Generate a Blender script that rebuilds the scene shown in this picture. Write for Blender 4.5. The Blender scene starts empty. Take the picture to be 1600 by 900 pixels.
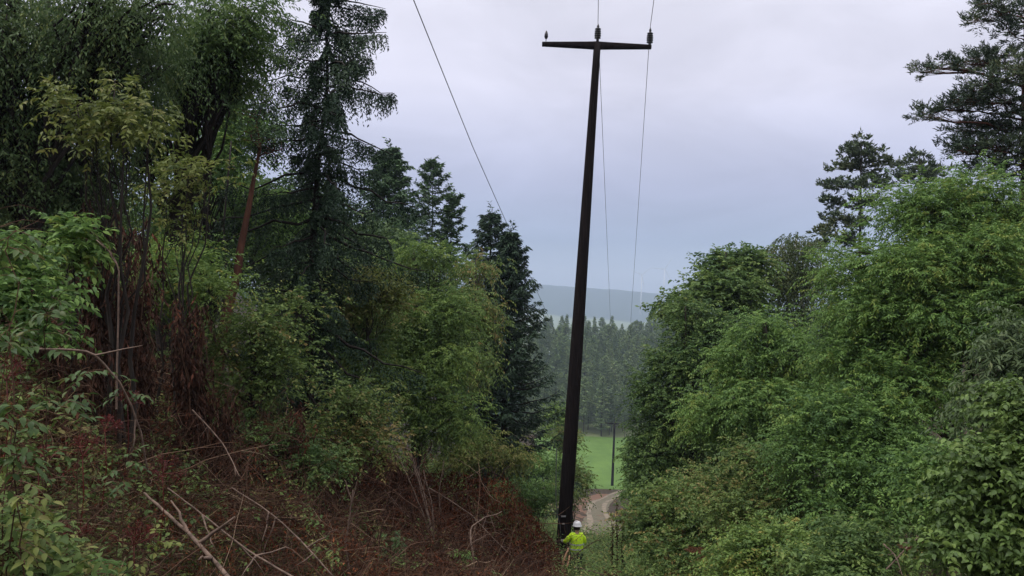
import bpy, math
import numpy as np
from mathutils import Vector, Matrix, Euler

C = bpy.context.scene
COL = C.collection
R = math.radians

# ------------------------------------------------------------------ camera
F = 1209.0                                   # focal length in photo pixels (1600 wide)
PITCH, ROLL = R(0.95), R(2.0)
cam_d = bpy.data.cameras.new('camera'); cam = bpy.data.objects.new('camera', cam_d); COL.objects.link(cam)
cam_d.sensor_width = 36.0; cam_d.lens = 36.0 * F / 1600.0
cam_d.clip_start = 0.1; cam_d.clip_end = 20000
CR = Matrix.Rotation(R(90) + PITCH, 3, 'X') @ Matrix.Rotation(ROLL, 3, 'Z')
cam.matrix_world = CR.to_4x4()
C.camera = cam
CRn = np.array(CR)

# ------------------------------------------------------------------ view / world / sun
C.view_settings.view_transform = 'Standard'; C.view_settings.look = 'None'
C.view_settings.gamma = 1.0; C.view_settings.exposure = 0.42
C.render.engine = 'CYCLES'
C.cycles.use_denoising = True
C.cycles.max_bounces = 6; C.cycles.diffuse_bounces = 4; C.cycles.glossy_bounces = 1
C.cycles.transmission_bounces = 2; C.cycles.transparent_max_bounces = 4; C.cycles.volume_bounces = 3
C.cycles.sample_clamp_indirect = 3.0
SUN_EL, SUN_AZ = R(56), R(250)               # azimuth measured clockwise from +Y
wld = bpy.data.worlds.new("World"); C.world = wld; wld.use_nodes = True
nt = wld.node_tree; nt.nodes.clear()
def N(t, kind, **kw):
    n = t.nodes.new(kind)
    for k, v in kw.items(): setattr(n, k, v)
    return n
out = N(nt, 'ShaderNodeOutputWorld')
sky = N(nt, 'ShaderNodeTexSky', sky_type='NISHITA', sun_disc=False, sun_elevation=SUN_EL, sun_rotation=SUN_AZ)
b1 = N(nt, 'ShaderNodeBackground'); b1.inputs['Strength'].default_value = 0.10
nt.links.new(sky.outputs[0], b1.inputs['Color'])
tc = N(nt, 'ShaderNodeTexCoord')
sep = N(nt, 'ShaderNodeSeparateXYZ'); nt.links.new(tc.outputs['Generated'], sep.inputs[0])
mp = N(nt, 'ShaderNodeMapping'); mp.inputs['Scale'].default_value = (1.0, 1.0, 2.8); mp.inputs['Location'].default_value = (3.1, 0.4, 0.2)
nt.links.new(tc.outputs['Generated'], mp.inputs[0])
nz = N(nt, 'ShaderNodeTexNoise'); nz.inputs['Scale'].default_value = 3.2; nz.inputs['Detail'].default_value = 7; nz.inputs['Roughness'].default_value = 0.55
nz.inputs['Distortion'].default_value = 0.6
nt.links.new(mp.outputs[0], nz.inputs['Vector'])
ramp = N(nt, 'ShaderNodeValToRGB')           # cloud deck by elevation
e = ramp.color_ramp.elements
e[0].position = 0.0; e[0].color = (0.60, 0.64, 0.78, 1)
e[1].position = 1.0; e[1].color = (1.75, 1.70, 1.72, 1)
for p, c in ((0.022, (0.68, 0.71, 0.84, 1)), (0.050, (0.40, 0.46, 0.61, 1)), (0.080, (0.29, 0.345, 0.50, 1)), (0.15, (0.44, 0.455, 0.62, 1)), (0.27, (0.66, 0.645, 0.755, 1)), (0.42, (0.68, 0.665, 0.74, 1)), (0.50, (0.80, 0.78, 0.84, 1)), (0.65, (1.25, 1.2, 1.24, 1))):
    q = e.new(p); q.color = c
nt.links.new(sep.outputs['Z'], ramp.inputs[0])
r2 = N(nt, 'ShaderNodeMapRange'); r2.inputs['From Min'].default_value = 0.3; r2.inputs['From Max'].default_value = 0.7
r2.inputs['To Min'].default_value = 0.84; r2.inputs['To Max'].default_value = 1.12
nt.links.new(nz.outputs[0], r2.inputs[0])
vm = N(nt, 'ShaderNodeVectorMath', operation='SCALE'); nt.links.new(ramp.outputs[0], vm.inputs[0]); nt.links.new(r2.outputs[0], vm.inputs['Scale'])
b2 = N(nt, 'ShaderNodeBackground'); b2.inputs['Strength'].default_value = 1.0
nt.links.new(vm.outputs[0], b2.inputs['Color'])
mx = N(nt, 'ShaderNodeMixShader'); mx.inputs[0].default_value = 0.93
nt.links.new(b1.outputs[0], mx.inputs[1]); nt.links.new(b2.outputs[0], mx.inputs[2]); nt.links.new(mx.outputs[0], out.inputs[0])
sd = bpy.data.lights.new('sun', 'SUN'); sd.energy = 1.5; sd.angle = R(12); sd.color = (1.0, 0.97, 0.93)
sun = bpy.data.objects.new('sun', sd); COL.objects.link(sun)
sdir = Vector((math.sin(SUN_AZ) * math.cos(SUN_EL), math.cos(SUN_AZ) * math.cos(SUN_EL), math.sin(SUN_EL)))
sun.rotation_euler = sdir.to_track_quat('Z', 'Y').to_euler()
sun.location = (0, 0, 60)

# ------------------------------------------------------------------ helpers
def W(px, py, d):
    """photo pixel at distance d along the view axis -> world point"""
    p = np.array([(px - 800.0) / F * d, (450.0 - py) / F * d, -d])
    return CRn @ p

def tag(o, label=None, cat=None, group=None, kind=None):
    if label: o['label'] = label
    if cat: o['category'] = cat
    if group: o['group'] = group
    if kind: o['kind'] = kind
    return o

def empty(name, loc, label, cat, group=None):
    o = bpy.data.objects.new(name, None); COL.objects.link(o); o.location = tuple(loc)
    o.empty_display_size = 0.2
    return tag(o, label, cat, group)

def norm(v):
    return v / np.maximum(np.linalg.norm(v, axis=-1, keepdims=True), 1e-9)

class MB:
    def __init__(s): s.v = []; s.f = []; s.t = []; s.m = []; s.n = 0
    def add(s, v, f, tint=0.5, mat=0):
        v = np.asarray(v, float).reshape(-1, 3); f = np.asarray(f, int)
        if len(v) == 0 or len(f) == 0: return
        s.v.append(v); s.f.append(f + s.n); s.m.append(np.full(len(f), mat))
        s.t.append(np.broadcast_to(np.asarray(tint, float), (len(v),)).copy()); s.n += len(v)
    def mesh(s, name, mats, origin=(0, 0, 0), smooth=False):
        me = bpy.data.meshes.new(name)
        v = np.concatenate(s.v) - np.asarray(origin, float)
        tot = np.concatenate([np.full(len(f), f.shape[1]) for f in s.f])
        loops = np.concatenate([f.ravel() for f in s.f])
        me.vertices.add(len(v)); me.vertices.foreach_set('co', v.astype(np.float32).ravel())
        me.loops.add(len(loops)); me.loops.foreach_set('vertex_index', loops.astype(np.int32))
        me.polygons.add(len(tot))
        st = np.concatenate([[0], np.cumsum(tot)[:-1]])
        me.polygons.foreach_set('loop_start', st.astype(np.int32))
        me.polygons.foreach_set('material_index', np.concatenate(s.m).astype(np.int32))
        if smooth: me.polygons.foreach_set('use_smooth', np.ones(len(tot), bool))
        me.update(calc_edges=True)
        a = me.attributes.new('tint', 'FLOAT', 'POINT'); a.data.foreach_set('value', np.concatenate(s.t).astype(np.float32))
        for m in (mats if isinstance(mats, (list, tuple)) else [mats]): me.materials.append(m)
        return me
    def build(s, name, mats, parent=None, origin=(0, 0, 0), smooth=False):
        o = bpy.data.objects.new(name, s.mesh(name, mats, origin, smooth)); COL.objects.link(o)
        if parent is not None: o.parent = parent
        else: o.location = tuple(origin)
        return o

def tubes(mb, paths, radii, sides=3, tint=0.5, mat=0):
    """paths (M,S,3), radii (M,S): M tapered tubes"""
    P = np.asarray(paths, float); M, S, _ = P.shape
    if M == 0: return
    Rr = np.broadcast_to(np.asarray(radii, float), (M, S))
    T = np.empty_like(P); T[:, 1:-1] = P[:, 2:] - P[:, :-2]; T[:, 0] = P[:, 1] - P[:, 0]; T[:, -1] = P[:, -1] - P[:, -2]
    T = norm(T)
    mt = norm(T.mean(1)); ref = np.where(np.abs(mt[:, 2:3]) > 0.8, np.array([[1.0, 0.13, 0]]), np.array([[0.07, 0.1, 1.0]]))
    n1 = norm(np.cross(T, ref[:, None, :])); n2 = np.cross(T, n1)
    a = np.linspace(0, 2 * np.pi, sides, endpoint=False)
    ring = P[:, :, None, :] + Rr[:, :, None, None] * (np.cos(a)[None, None, :, None] * n1[:, :, None, :] + np.sin(a)[None, None, :, None] * n2[:, :, None, :])
    V = ring.reshape(-1, 3)
    i = np.arange(M)[:, None, None] * S * sides + np.arange(S - 1)[None, :, None] * sides
    k = np.arange(sides)[None, None, :]; k2 = (k + 1) % sides
    Fq = np.stack([i + k, i + k2, i + k2 + sides, i + k + sides], -1).reshape(-1, 4)
    tt = np.repeat(np.broadcast_to(np.asarray(tint, float), (M,)), S * sides)
    mb.add(V, Fq, tt, mat)
    caps = (np.arange(M)[:, None] * S * sides + (S - 1) * sides + np.arange(sides)[None])
    mb2 = caps - 0
    s_n = mb.n - len(V)
    mb.f.append(mb2 + s_n); mb.m.append(np.full(M, mat))

def leafcards(mb, O, D, Nn, L, Wd, tint, shape='rhomb', fold=0.18, mat=0):
    """leaves from base O pointing D, face normal about Nn"""
    D = norm(D); S = norm(np.cross(D, Nn)); Nn = np.cross(S, D)
    L = np.broadcast_to(L, (len(O),))[:, None]; Wd = np.broadcast_to(Wd, (len(O),))[:, None]
    n = len(O)
    if shape == 'rhomb':
        base = O; tip = O + D * L - Nn * L * 0.08
        l = O + D * L * 0.45 + S * Wd * .5 + Nn * Wd * fold; r = O + D * L * 0.45 - S * Wd * .5 + Nn * Wd * fold
        V = np.stack([base, l, tip, r], 1).reshape(-1, 3)
        b = np.arange(n)[:, None] * 4
        mb.add(V, b + np.array([[0, 1, 2, 3]]), np.repeat(tint, 4), mat)
    elif shape == 'ovate':
        prof = ((0.0, 0.0, 0.0), (0.22, 0.42, 0.0), (0.5, 0.5, -0.02), (0.78, 0.27, -0.07))
        pts = [O]
        for (u, w, z) in prof[1:]:
            mid = O + D * L * u + Nn * L * z
            pts += [mid + S * Wd * w + Nn * Wd * fold * w * 2, mid, mid - S * Wd * w + Nn * Wd * fold * w * 2]
        pts.append(O + D * L - Nn * L * 0.18)
        V = np.stack(pts, 1).reshape(-1, 3); b = np.arange(n)[:, None] * 11
        q = [[0, 1, 2, 2], ]
        tr = np.array([[0, 2, 1], [0, 3, 2], [7, 8, 10], [8, 9, 10]])
        qd = np.array([[1, 2, 5, 4], [2, 3, 6, 5], [4, 5, 8, 7], [5, 6, 9, 8]])
        tt = np.repeat(tint, 11)
        n0 = mb.n
        mb.add(V, (b[:, :, None] + tr[None]).reshape(-1, 3), tt, mat)
        mb.f.append((b[:, :, None] + qd[None]).reshape(-1, 4) + n0); mb.m.append(np.full(n * 4, mat))

def sprays(mb, rs, O, D, L, n, leaf, droop=0.3, spread=0.9, up=0.8, tint=0.5, tv=0.18, shape='rhomb', leafdroop=0.25, stem=0.0, stem_mb=None):
    """twigs from O along D carrying n leaves each"""
    O = np.asarray(O, float); M = len(O)
    if M == 0: return
    D = norm(D); L = np.broadcast_to(np.asarray(L, float), (M,))
    if stem > 0:
        s = np.linspace(0, 1, 4)[None, :, None]
        P = O[:, None] + D[:, None] * L[:, None, None] * s + np.array([0, 0, -1.0]) * (droop * L[:, None, None] * s ** 2)
        tubes(stem_mb or mb, P, stem * np.array([1, .8, .6, .3])[None], 3, 0.5)
    t = (np.arange(n)[None] + rs.rand(M, n)) / n; t = 0.12 + 0.88 * t
    side = np.where(np.arange(n) % 2 == 0, 1.0, -1.0)[None] * np.ones((M, 1))
    P = O[:, None] + D[:, None] * (L[:, None] * t)[..., None]
    P[..., 2] -= droop * L[:, None] * t ** 2
    Tn = D[:, None] * np.ones((1, n, 1)); Tn = Tn.copy(); Tn[..., 2] -= 2 * droop * t; Tn = norm(Tn)
    up0 = np.array([0, 0, 1.0]) + 0.0 * Tn
    Sd = norm(np.cross(Tn, up0) + 1e-3 * rs.randn(M, n, 3))
    dirs = Tn * 0.55 + Sd * (side[..., None] * spread) + rs.randn(M, n, 3) * 0.28
    dirs[..., 2] -= leafdroop
    nn = np.array([0, 0, up]) + rs.randn(M, n, 3) * 0.45
    k = M * n
    tw = np.repeat(np.broadcast_to(tint, (M,)), n) + rs.randn(k) * tv
    sc = 0.7 + 0.6 * rs.rand(k)
    leafcards(mb, P.reshape(-1, 3), dirs.reshape(-1, 3), nn.reshape(-1, 3), leaf[0] * sc, leaf[1] * sc, np.clip(tw, 0, 1), shape)

# ------------------------------------------------------------------ materials
def mat_new(name):
    m = bpy.data.materials.new(name); m.use_nodes = True; t = m.node_tree; t.nodes.clear()
    return m, t
def leaf_mat(name, dark, mid, odd, odd_from=0.9, rough=0.55, trans=0.36, spec=0.22, mottle=0.5):
    m, t = mat_new(name)
    o = N(t, 'ShaderNodeOutputMaterial'); p = N(t, 'ShaderNodeBsdfPrincipled'); at = N(t, 'ShaderNodeAttribute', attribute_name='tint')
    g = N(t, 'ShaderNodeNewGeometry'); nz = N(t, 'ShaderNodeTexNoise'); nz.inputs['Scale'].default_value = 0.7; nz.inputs['Detail'].default_value = 3
    t.links.new(g.outputs['Position'], nz.inputs['Vector'])
    ma = N(t, 'ShaderNodeMath', operation='MULTIPLY_ADD'); ma.inputs[1].default_value = mottle; ma.inputs[2].default_value = -mottle * 0.5
    t.links.new(nz.outputs[0], ma.inputs[0])
    oi = N(t, 'ShaderNodeObjectInfo'); mo = N(t, 'ShaderNodeMath', operation='MULTIPLY_ADD'); mo.inputs[1].default_value = 0.30; mo.inputs[2].default_value = -0.15
    t.links.new(oi.outputs['Random'], mo.inputs[0]); mz = N(t, 'ShaderNodeMath', operation='ADD'); t.links.new(mo.outputs[0], mz.inputs[0]); t.links.new(ma.outputs[0], mz.inputs[1]); ma = mz
    ad = N(t, 'ShaderNodeMath', operation='ADD'); t.links.new(ma.outputs[0], ad.inputs[0]); t.links.new(at.outputs['Fac'], ad.inputs[1])
    r = N(t, 'ShaderNodeValToRGB'); e = r.color_ramp.elements
    e[0].position = 0.1; e[0].color = (*dark, 1); e[1].position = 1.0; e[1].color = (*odd, 1)
    q = e.new(odd_from * 0.8); q.color = (*mid, 1); q = e.new(odd_from); q.color = tuple(0.5 * (a + b) for a, b in zip(mid, odd)) + (1,)
    t.links.new(ad.outputs[0], r.inputs[0]); t.links.new(r.outputs[0], p.inputs['Base Color'])
    p.inputs['Roughness'].default_value = rough; p.inputs['Specular IOR Level'].default_value = spec
    if trans > 0:
        tr = N(t, 'ShaderNodeBsdfTranslucent'); mxs = N(t, 'ShaderNodeMixShader'); mxs.inputs[0].default_value = trans
        t.links.new(r.outputs[0], tr.inputs[0]); t.links.new(p.outputs[0], mxs.inputs[1]); t.links.new(tr.outputs[0], mxs.inputs[2])
        t.links.new(mxs.outputs[0], o.inputs[0])
    else: t.links.new(p.outputs[0], o.inputs[0])
    return m
def rough_mat(name, c1, c2, scale=6, rough=0.85, stretch=(1, 1, 1), bump=0.4, c3=None, spec=0.3, space='Object', bscale=None):
    m, t = mat_new(name)
    o = N(t, 'ShaderNodeOutputMaterial'); p = N(t, 'ShaderNodeBsdfPrincipled'); co = N(t, 'ShaderNodeTexCoord')
    mp = N(t, 'ShaderNodeMapping'); mp.inputs['Scale'].default_value = stretch
    t.links.new(co.outputs[space], mp.inputs[0])
    nz = N(t, 'ShaderNodeTexNoise'); nz.inputs['Scale'].default_value = scale; nz.inputs['Detail'].default_value = 8; nz.inputs['Roughness'].default_value = 0.65
    t.links.new(mp.outputs[0], nz.inputs['Vector'])
    r = N(t, 'ShaderNodeValToRGB'); e = r.color_ramp.elements; e[0].position = 0.32; e[0].color = (*c1, 1); e[1].position = 0.68; e[1].color = (*c2, 1)
    if c3: q = e.new(0.8); q.color = (*c3, 1)
    t.links.new(nz.outputs[0], r.inputs[0]); t.links.new(r.outputs[0], p.inputs['Base Color'])
    p.inputs['Roughness'].default_value = rough; p.inputs['Specular IOR Level'].default_value = spec
    if bump:
        b = N(t, 'ShaderNodeBump'); b.inputs['Strength'].default_value = bump; b.inputs['Distance'].default_value = 0.03
        t.links.new(nz.outputs[0], b.inputs['Height']); t.links.new(b.outputs[0], p.inputs['Normal'])
    t.links.new(p.outputs[0], o.inputs[0]); return m

M = {}
M['ash'] = leaf_mat('ash_leaf', (0.067, 0.132, 0.042), (0.166, 0.282, 0.067), (0.230, 0.288, 0.066), 0.95)
M['ashb'] = leaf_mat('bright_leaf', (0.084, 0.149, 0.042), (0.196, 0.290, 0.068), (0.318, 0.282, 0.076), 0.95)
M['oak'] = leaf_mat('oak_leaf', (0.066, 0.123, 0.041), (0.153, 0.234, 0.063), (0.243, 0.267, 0.075), 0.95)
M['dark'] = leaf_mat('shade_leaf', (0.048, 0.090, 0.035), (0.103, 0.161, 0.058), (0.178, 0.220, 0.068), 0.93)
M['yellow'] = leaf_mat('yellow_leaf', (0.073, 0.104, 0.027), (0.166, 0.198, 0.048), (0.216, 0.200, 0.072), 0.85)
M['olive'] = leaf_mat('olive_leaf', (0.072, 0.121, 0.035), (0.161, 0.232, 0.062), (0.241, 0.186, 0.070), 0.85)
M['birch'] = leaf_mat('birch_leaf', (0.053, 0.082, 0.033), (0.122, 0.155, 0.054), (0.200, 0.182, 0.059), 0.9)
M['willow'] = leaf_mat('grey_leaf', (0.046, 0.080, 0.032), (0.118, 0.170, 0.070), (0.164, 0.189, 0.078), 0.9, rough=0.5, spec=0.3)
M['elder'] = leaf_mat('elder_leaf', (0.031, 0.067, 0.017), (0.073, 0.127, 0.035), (0.121, 0.121, 0.035), 0.9, rough=0.5, spec=0.28)
M['big'] = leaf_mat('hazel_leaf', (0.072, 0.124, 0.033), (0.167, 0.255, 0.063), (0.216, 0.261, 0.070), 0.92, rough=0.5, spec=0.3)
M['herb'] = leaf_mat('herb_leaf', (0.071, 0.127, 0.040), (0.179, 0.264, 0.069), (0.360, 0.254, 0.099), 0.9)
M['fern'] = leaf_mat('fern_leaf', (0.032, 0.084, 0.022), (0.077, 0.175, 0.037), (0.105, 0.175, 0.037), 0.95)
M['spruce'] = leaf_mat('spruce_needle', (0.022, 0.048, 0.027), (0.055, 0.092, 0.049), (0.080, 0.102, 0.053), 0.92, rough=0.6, trans=0.05, spec=0.2)
M['spruce2'] = leaf_mat('conifer_needle', (0.045, 0.090, 0.043), (0.106, 0.178, 0.076), (0.140, 0.189, 0.072), 0.92, rough=0.6, trans=0.05, spec=0.2)
M['pine'] = leaf_mat('pine_needle', (0.037, 0.063, 0.038), (0.094, 0.131, 0.066), (0.152, 0.168, 0.066), 0.88, rough=0.6, trans=0.05, spec=0.25)
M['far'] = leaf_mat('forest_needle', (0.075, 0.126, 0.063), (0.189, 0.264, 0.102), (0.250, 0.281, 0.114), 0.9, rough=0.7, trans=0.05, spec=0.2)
M['dead'] = leaf_mat('dead_leaf', (0.025, 0.009, 0.006), (0.123, 0.041, 0.020), (0.246, 0.093, 0.045), 0.88, rough=0.9, trans=0.12, spec=0.05, mottle=0.9)
M['deaddark'] = leaf_mat('dry_leaf', (0.022, 0.012, 0.008), (0.077, 0.034, 0.022), (0.154, 0.055, 0.030), 0.85, rough=0.8, trans=0.05, spec=0.15)
M['rust'] = leaf_mat('bracken_leaf', (.035, .017, .010), (.125, .052, .024), (.20, .10, .05), 0.85, rough=0.8, trans=0.1, spec=0.1)
M['berry'] = leaf_mat('red_stalk', (0.048, 0.006, 0.006), (0.106, 0.012, 0.010), (0.134, 0.024, 0.019), 0.9, rough=0.5, trans=0.0)
M['twig'] = leaf_mat('brush_twig', (0.025, 0.014, 0.010), (0.132, 0.077, 0.052), (0.308, 0.226, 0.158), 0.84, rough=0.9, trans=0.0, spec=0.08)
M['straw'] = leaf_mat('dry_grass', (.10, .07, .035), (.24, .18, .09), (.33, .27, .15), 0.9, rough=0.9, trans=0.2, spec=0.05)
M['bark'] = rough_mat('grey_bark', (.018, .014, .011), (.06, .048, .036), 9, .9, (1, 1, .25))
M['darkbark'] = rough_mat('dark_bark', (.010, .008, .007), (.032, .025, .020), 9, .9, (1, 1, .25))
M['redbark'] = rough_mat('pine_bark', (.035, .015, .010), (.13, .055, .033), 5, .9, (1, 1, .3), .8)
M['birchbark'] = rough_mat('birch_bark', (.05, .05, .045), (.55, .53, .48), 4, .7, (1, 1, 2.5), .2)
M['stick'] = rough_mat('weathered_stick', (.065, .044, .034), (.21, .145, .11), 14, .85, (1, 1, 1), .4)
M['palestick'] = rough_mat('peeled_stick', (.30, .15, .08), (.55, .33, .20), 14, .8)

# ------------------------------------------------------------------ terrain
KY = np.array([-120, -40, 0, 12, 26, 60, 150, 203, 222, 290, 305, 430, 520, 760, 1900, 3300, 4300, 5000, 6300, 9000.])
KZ = np.array([24, 9.5, -1.75, -5.2, -9.26, -18.3, -38.5, -48.7, -50, -50, -48, -28, -33, -66, -92, -68, 80, 92, 60, 30.])
def hermite(x, X, Y):
    d = np.diff(Y) / np.diff(X); m = np.zeros(len(X)); m[0] = d[0]; m[-1] = d[-1]
    for i in range(1, len(X) - 1):
        m[i] = 0 if d[i - 1] * d[i] <= 0 else 2 * d[i - 1] * d[i] / (d[i - 1] + d[i])
    i = np.clip(np.searchsorted(X, x) - 1, 0, len(X) - 2); h = X[i + 1] - X[i]; t = np.clip((x - X[i]) / h, 0, 1)
    return Y[i] * (1 + 2 * t) * (1 - t) ** 2 + m[i] * h * t * (1 - t) ** 2 + Y[i + 1] * t * t * (3 - 2 * t) + m[i + 1] * h * t * t * (t - 1)
def sm(t): t = np.clip(t, 0, 1); return t * t * (3 - 2 * t)
def XC(y): return 0.116 * np.asarray(y, float)
def H(x, y):
    x = np.asarray(x, float); y = np.asarray(y, float)
    z = hermite(y, KY, KZ); u = x - XC(np.clip(y, -60, 260))
    fade = 1 - sm((y - 90) / 100)
    z = z + fade * (4.0 * sm((-u - 0.8) / 9.0) + 3.0 * sm((u - 1.5) / 10.0) + 0.05 * np.clip(-u - 9, 0, 40) + 0.05 * np.clip(u - 10, 0, 40))
    z = z + 38 * sm((np.abs(u) - 36) / 40) * sm((y - 60) / 70) * (1 - sm((y - 340) / 200))
    near = np.exp(-np.abs(y) / 200)
    z = z + near * 0.10 * (np.sin(x * 1.3 + 1) * np.cos(y * 0.9) + 0.6 * np.sin(x * 2.9 + y * 2.1))
    fr = sm((y - 310) / 200)
    z = z + fr * (2.5 * np.sin(x * .013 + y * .009) + 1.2 * np.sin(x * .031 - y * .017))
    fh = sm((y - 2600) / 1300)
    z = z + fh * (13 * np.sin(x * .0014 + 2.2) + 6 * np.sin(x * .0042 + y * .0014) + 2.2 * np.sin(x * .011)) - fh * x * 0.012
    return z
def grid(xs, ys, dz=0.0, hf=H):
    X, Y = np.meshgrid(xs, ys); V = np.stack([X, Y, hf(X, Y) + dz], -1).reshape(-1, 3)
    nx = len(xs); i = (np.arange(len(ys) - 1)[:, None] * nx + np.arange(nx - 1)[None]).ravel()
    return V, np.stack([i, i + 1, i + nx + 1, i + nx], 1)
u = np.linspace(-1, 1, 181); XS = np.sinh(u * 6.2) / np.sinh(6.2) * 7000
M['ground'] = rough_mat('forest_floor', (.020, .014, .009), (.060, .045, .026), 1.2, .95, (1, 1, 1), .6, (.045, .075, .025), .15)
M['field'] = rough_mat('meadow_grass', (.075, .135, .036), (.112, .19, .048), .16, .95, (1, .5, 1), .3, (.155, .215, .065), .05)
# far hills: dark woods with a few paler pastures low on the slope
m, t = mat_new('hill_cover'); o_ = N(t, 'ShaderNodeOutputMaterial'); p_ = N(t, 'ShaderNodeBsdfPrincipled'); g_ = N(t, 'ShaderNodeNewGeometry')
mp_ = N(t, 'ShaderNodeMapping'); mp_.inputs['Scale'].default_value = (.0023, .0011, .007); n_ = N(t, 'ShaderNodeTexNoise'); n_.inputs['Scale'].default_value = 1.0; n_.inputs['Detail'].default_value = 4
t.links.new(g_.outputs['Position'], mp_.inputs[0]); t.links.new(mp_.outputs[0], n_.inputs['Vector'])
s_ = N(t, 'ShaderNodeSeparateXYZ'); t.links.new(g_.outputs['Position'], s_.inputs[0])
mr = N(t, 'ShaderNodeMapRange'); mr.inputs['From Min'].default_value = -105; mr.inputs['From Max'].default_value = 20; mr.inputs['To Min'].default_value = .30; mr.inputs['To Max'].default_value = -.22
t.links.new(s_.outputs['Z'], mr.inputs[0]); a_ = N(t, 'ShaderNodeMath', operation='ADD'); t.links.new(n_.outputs[0], a_.inputs[0]); t.links.new(mr.outputs[0], a_.inputs[1])
r_ = N(t, 'ShaderNodeValToRGB'); e = r_.color_ramp.elements; e[0].position = .52; e[0].color = (.022, .040, .026, 1); e[1].position = .58; e[1].color = (.16, .19, .09, 1)
t.links.new(a_.outputs[0], r_.inputs[0]); t.links.new(r_.outputs[0], p_.inputs['Base Color']); p_.inputs['Roughness'].default_value = 1; p_.inputs['Specular IOR Level'].default_value = 0
t.links.new(p_.outputs[0], o_.inputs[0]); M['hill'] = m
for nm, ys, mt in (('ground', np.concatenate([np.linspace(-120, -6, 30), np.arange(-5, 60, .6), np.linspace(60, 206, 60)]), 'ground'),
                   ('field', np.linspace(206, 292, 24), 'field'),
                   ('hills', np.concatenate([np.linspace(292, 600, 40), np.geomspace(606, 8900, 100)]), 'hill')):
    V, Fq = grid(XS, ys); b = MB()
    if nm == 'field':                              # the meadow only fills the valley floor; the slopes beside it stay woodland ground
        c = V[Fq].mean(1); mk = np.abs(c[:, 0] - XC(c[:, 1])) < 22; side_part = (V, Fq[~mk]); Fq = Fq[mk]
    b.add(V, Fq); tag(b.build(nm, M[mt], smooth=True), kind='structure')
b = MB(); b.add(*side_part); tag(b.build('hillside', M['ground'], smooth=True), kind='structure')

# track: two pale ruts with a grassy middle, bare soil bank and gravel
def ribbon(pts, width, dz, name, mat, n=50):
    pts = np.array(pts, float); s = np.linspace(0, len(pts) - 1, n)
    c = np.stack([hermite(s, np.arange(len(pts)), pts[:, 0]), hermite(s, np.arange(len(pts)), pts[:, 1])], 1)
    tdir = np.gradient(c, axis=0); nrm = norm(np.stack([-tdir[:, 1], tdir[:, 0]], 1))
    k = 7; V = []
    rs = np.random.RandomState(5)
    wob = 1 + .16 * np.sin(np.linspace(0, 17, n)) + .05 * rs.randn(n)
    for j in range(k):
        q = c + nrm * ((j / (k - 1) - .5) * width * wob)[:, None]; V.append(np.column_stack([q, H(q[:, 0], q[:, 1]) + dz]))
    V = np.stack(V, 1).reshape(-1, 3); i = (np.arange(n - 1)[:, None] * k + np.arange(k - 1)[None]).ravel()
    b = MB(); b.add(V, np.stack([i, i + k, i + k + 1, i + 1], 1)); o = b.build(name, mat, smooth=True); return tag(o, kind='structure')
def gp(px, y):                                # ground x for a photo column at distance y
    return ((px - 800) / F) * y
M['gravel'] = rough_mat('gravel', (.060, .062, .032), (.15, .122, .085), 1.5, .95, (1, 1, 1), .2)
M['soil'] = rough_mat('bare_soil', (.085, .045, .027), (.16, .085, .05), .5, .95, (1, 1, 1), .2)
M['rut'] = rough_mat('pale_gravel', (.11, .09, .065), (.24, .195, .14), .9, .95, (1, 1, 1), .2)
tr = [(gp(946, 66), 66), (gp(950, 90), 90), (gp(944, 118), 118), (gp(946, 145), 145), (gp(958, 172), 172), (gp(974, 195), 195), (gp(1010, 207), 207), (gp(1100, 214), 214)]
ribbon([(x - 2.0, y) for x, y in tr[1:6]], 6.5, .05, 'soil_bank', M['soil'])
ribbon(tr, 3.9, .10, 'track', M['gravel'])
off = 1.15
ribbon([(x - off, y + .4) for x, y in tr], .75, .14, 'track_rut', M['rut'], 70)
ribbon([(x + off, y - .4) for x, y in tr], .75, .14, 'track_rut', M['rut'], 70)

def base_at(px, d, dz=-0.1):
    py = 700.0
    for _ in range(12):
        p = W(px, py, d); py = float(np.clip(py - (float(H(p[0], p[1])) - p[2]) / d * F, 100, 2400))
    return np.array([p[0], p[1], float(H(p[0], p[1])) + dz])

# ------------------------------------------------------------------ tree builders
def lobe_world(l):
    px, py, d, rx, ry = l[:5]; c = W(px, py, d); a = rx / F * d; v = ry / F * d
    return c, np.array([a, l[5] if len(l) > 5 else a, v])

def path_curve(a, b, sag, rs, n=6, wob=0.04):
    s = np.linspace(0, 1, n)[:, None]; L = np.linalg.norm(b - a)
    p = a + (b - a) * s; p[:, 2] += (sag * L * (s[:, 0]) * (1 - s[:, 0])); p += rs.randn(n, 3) * wob * L * (s * (1 - s))
    return p

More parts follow.
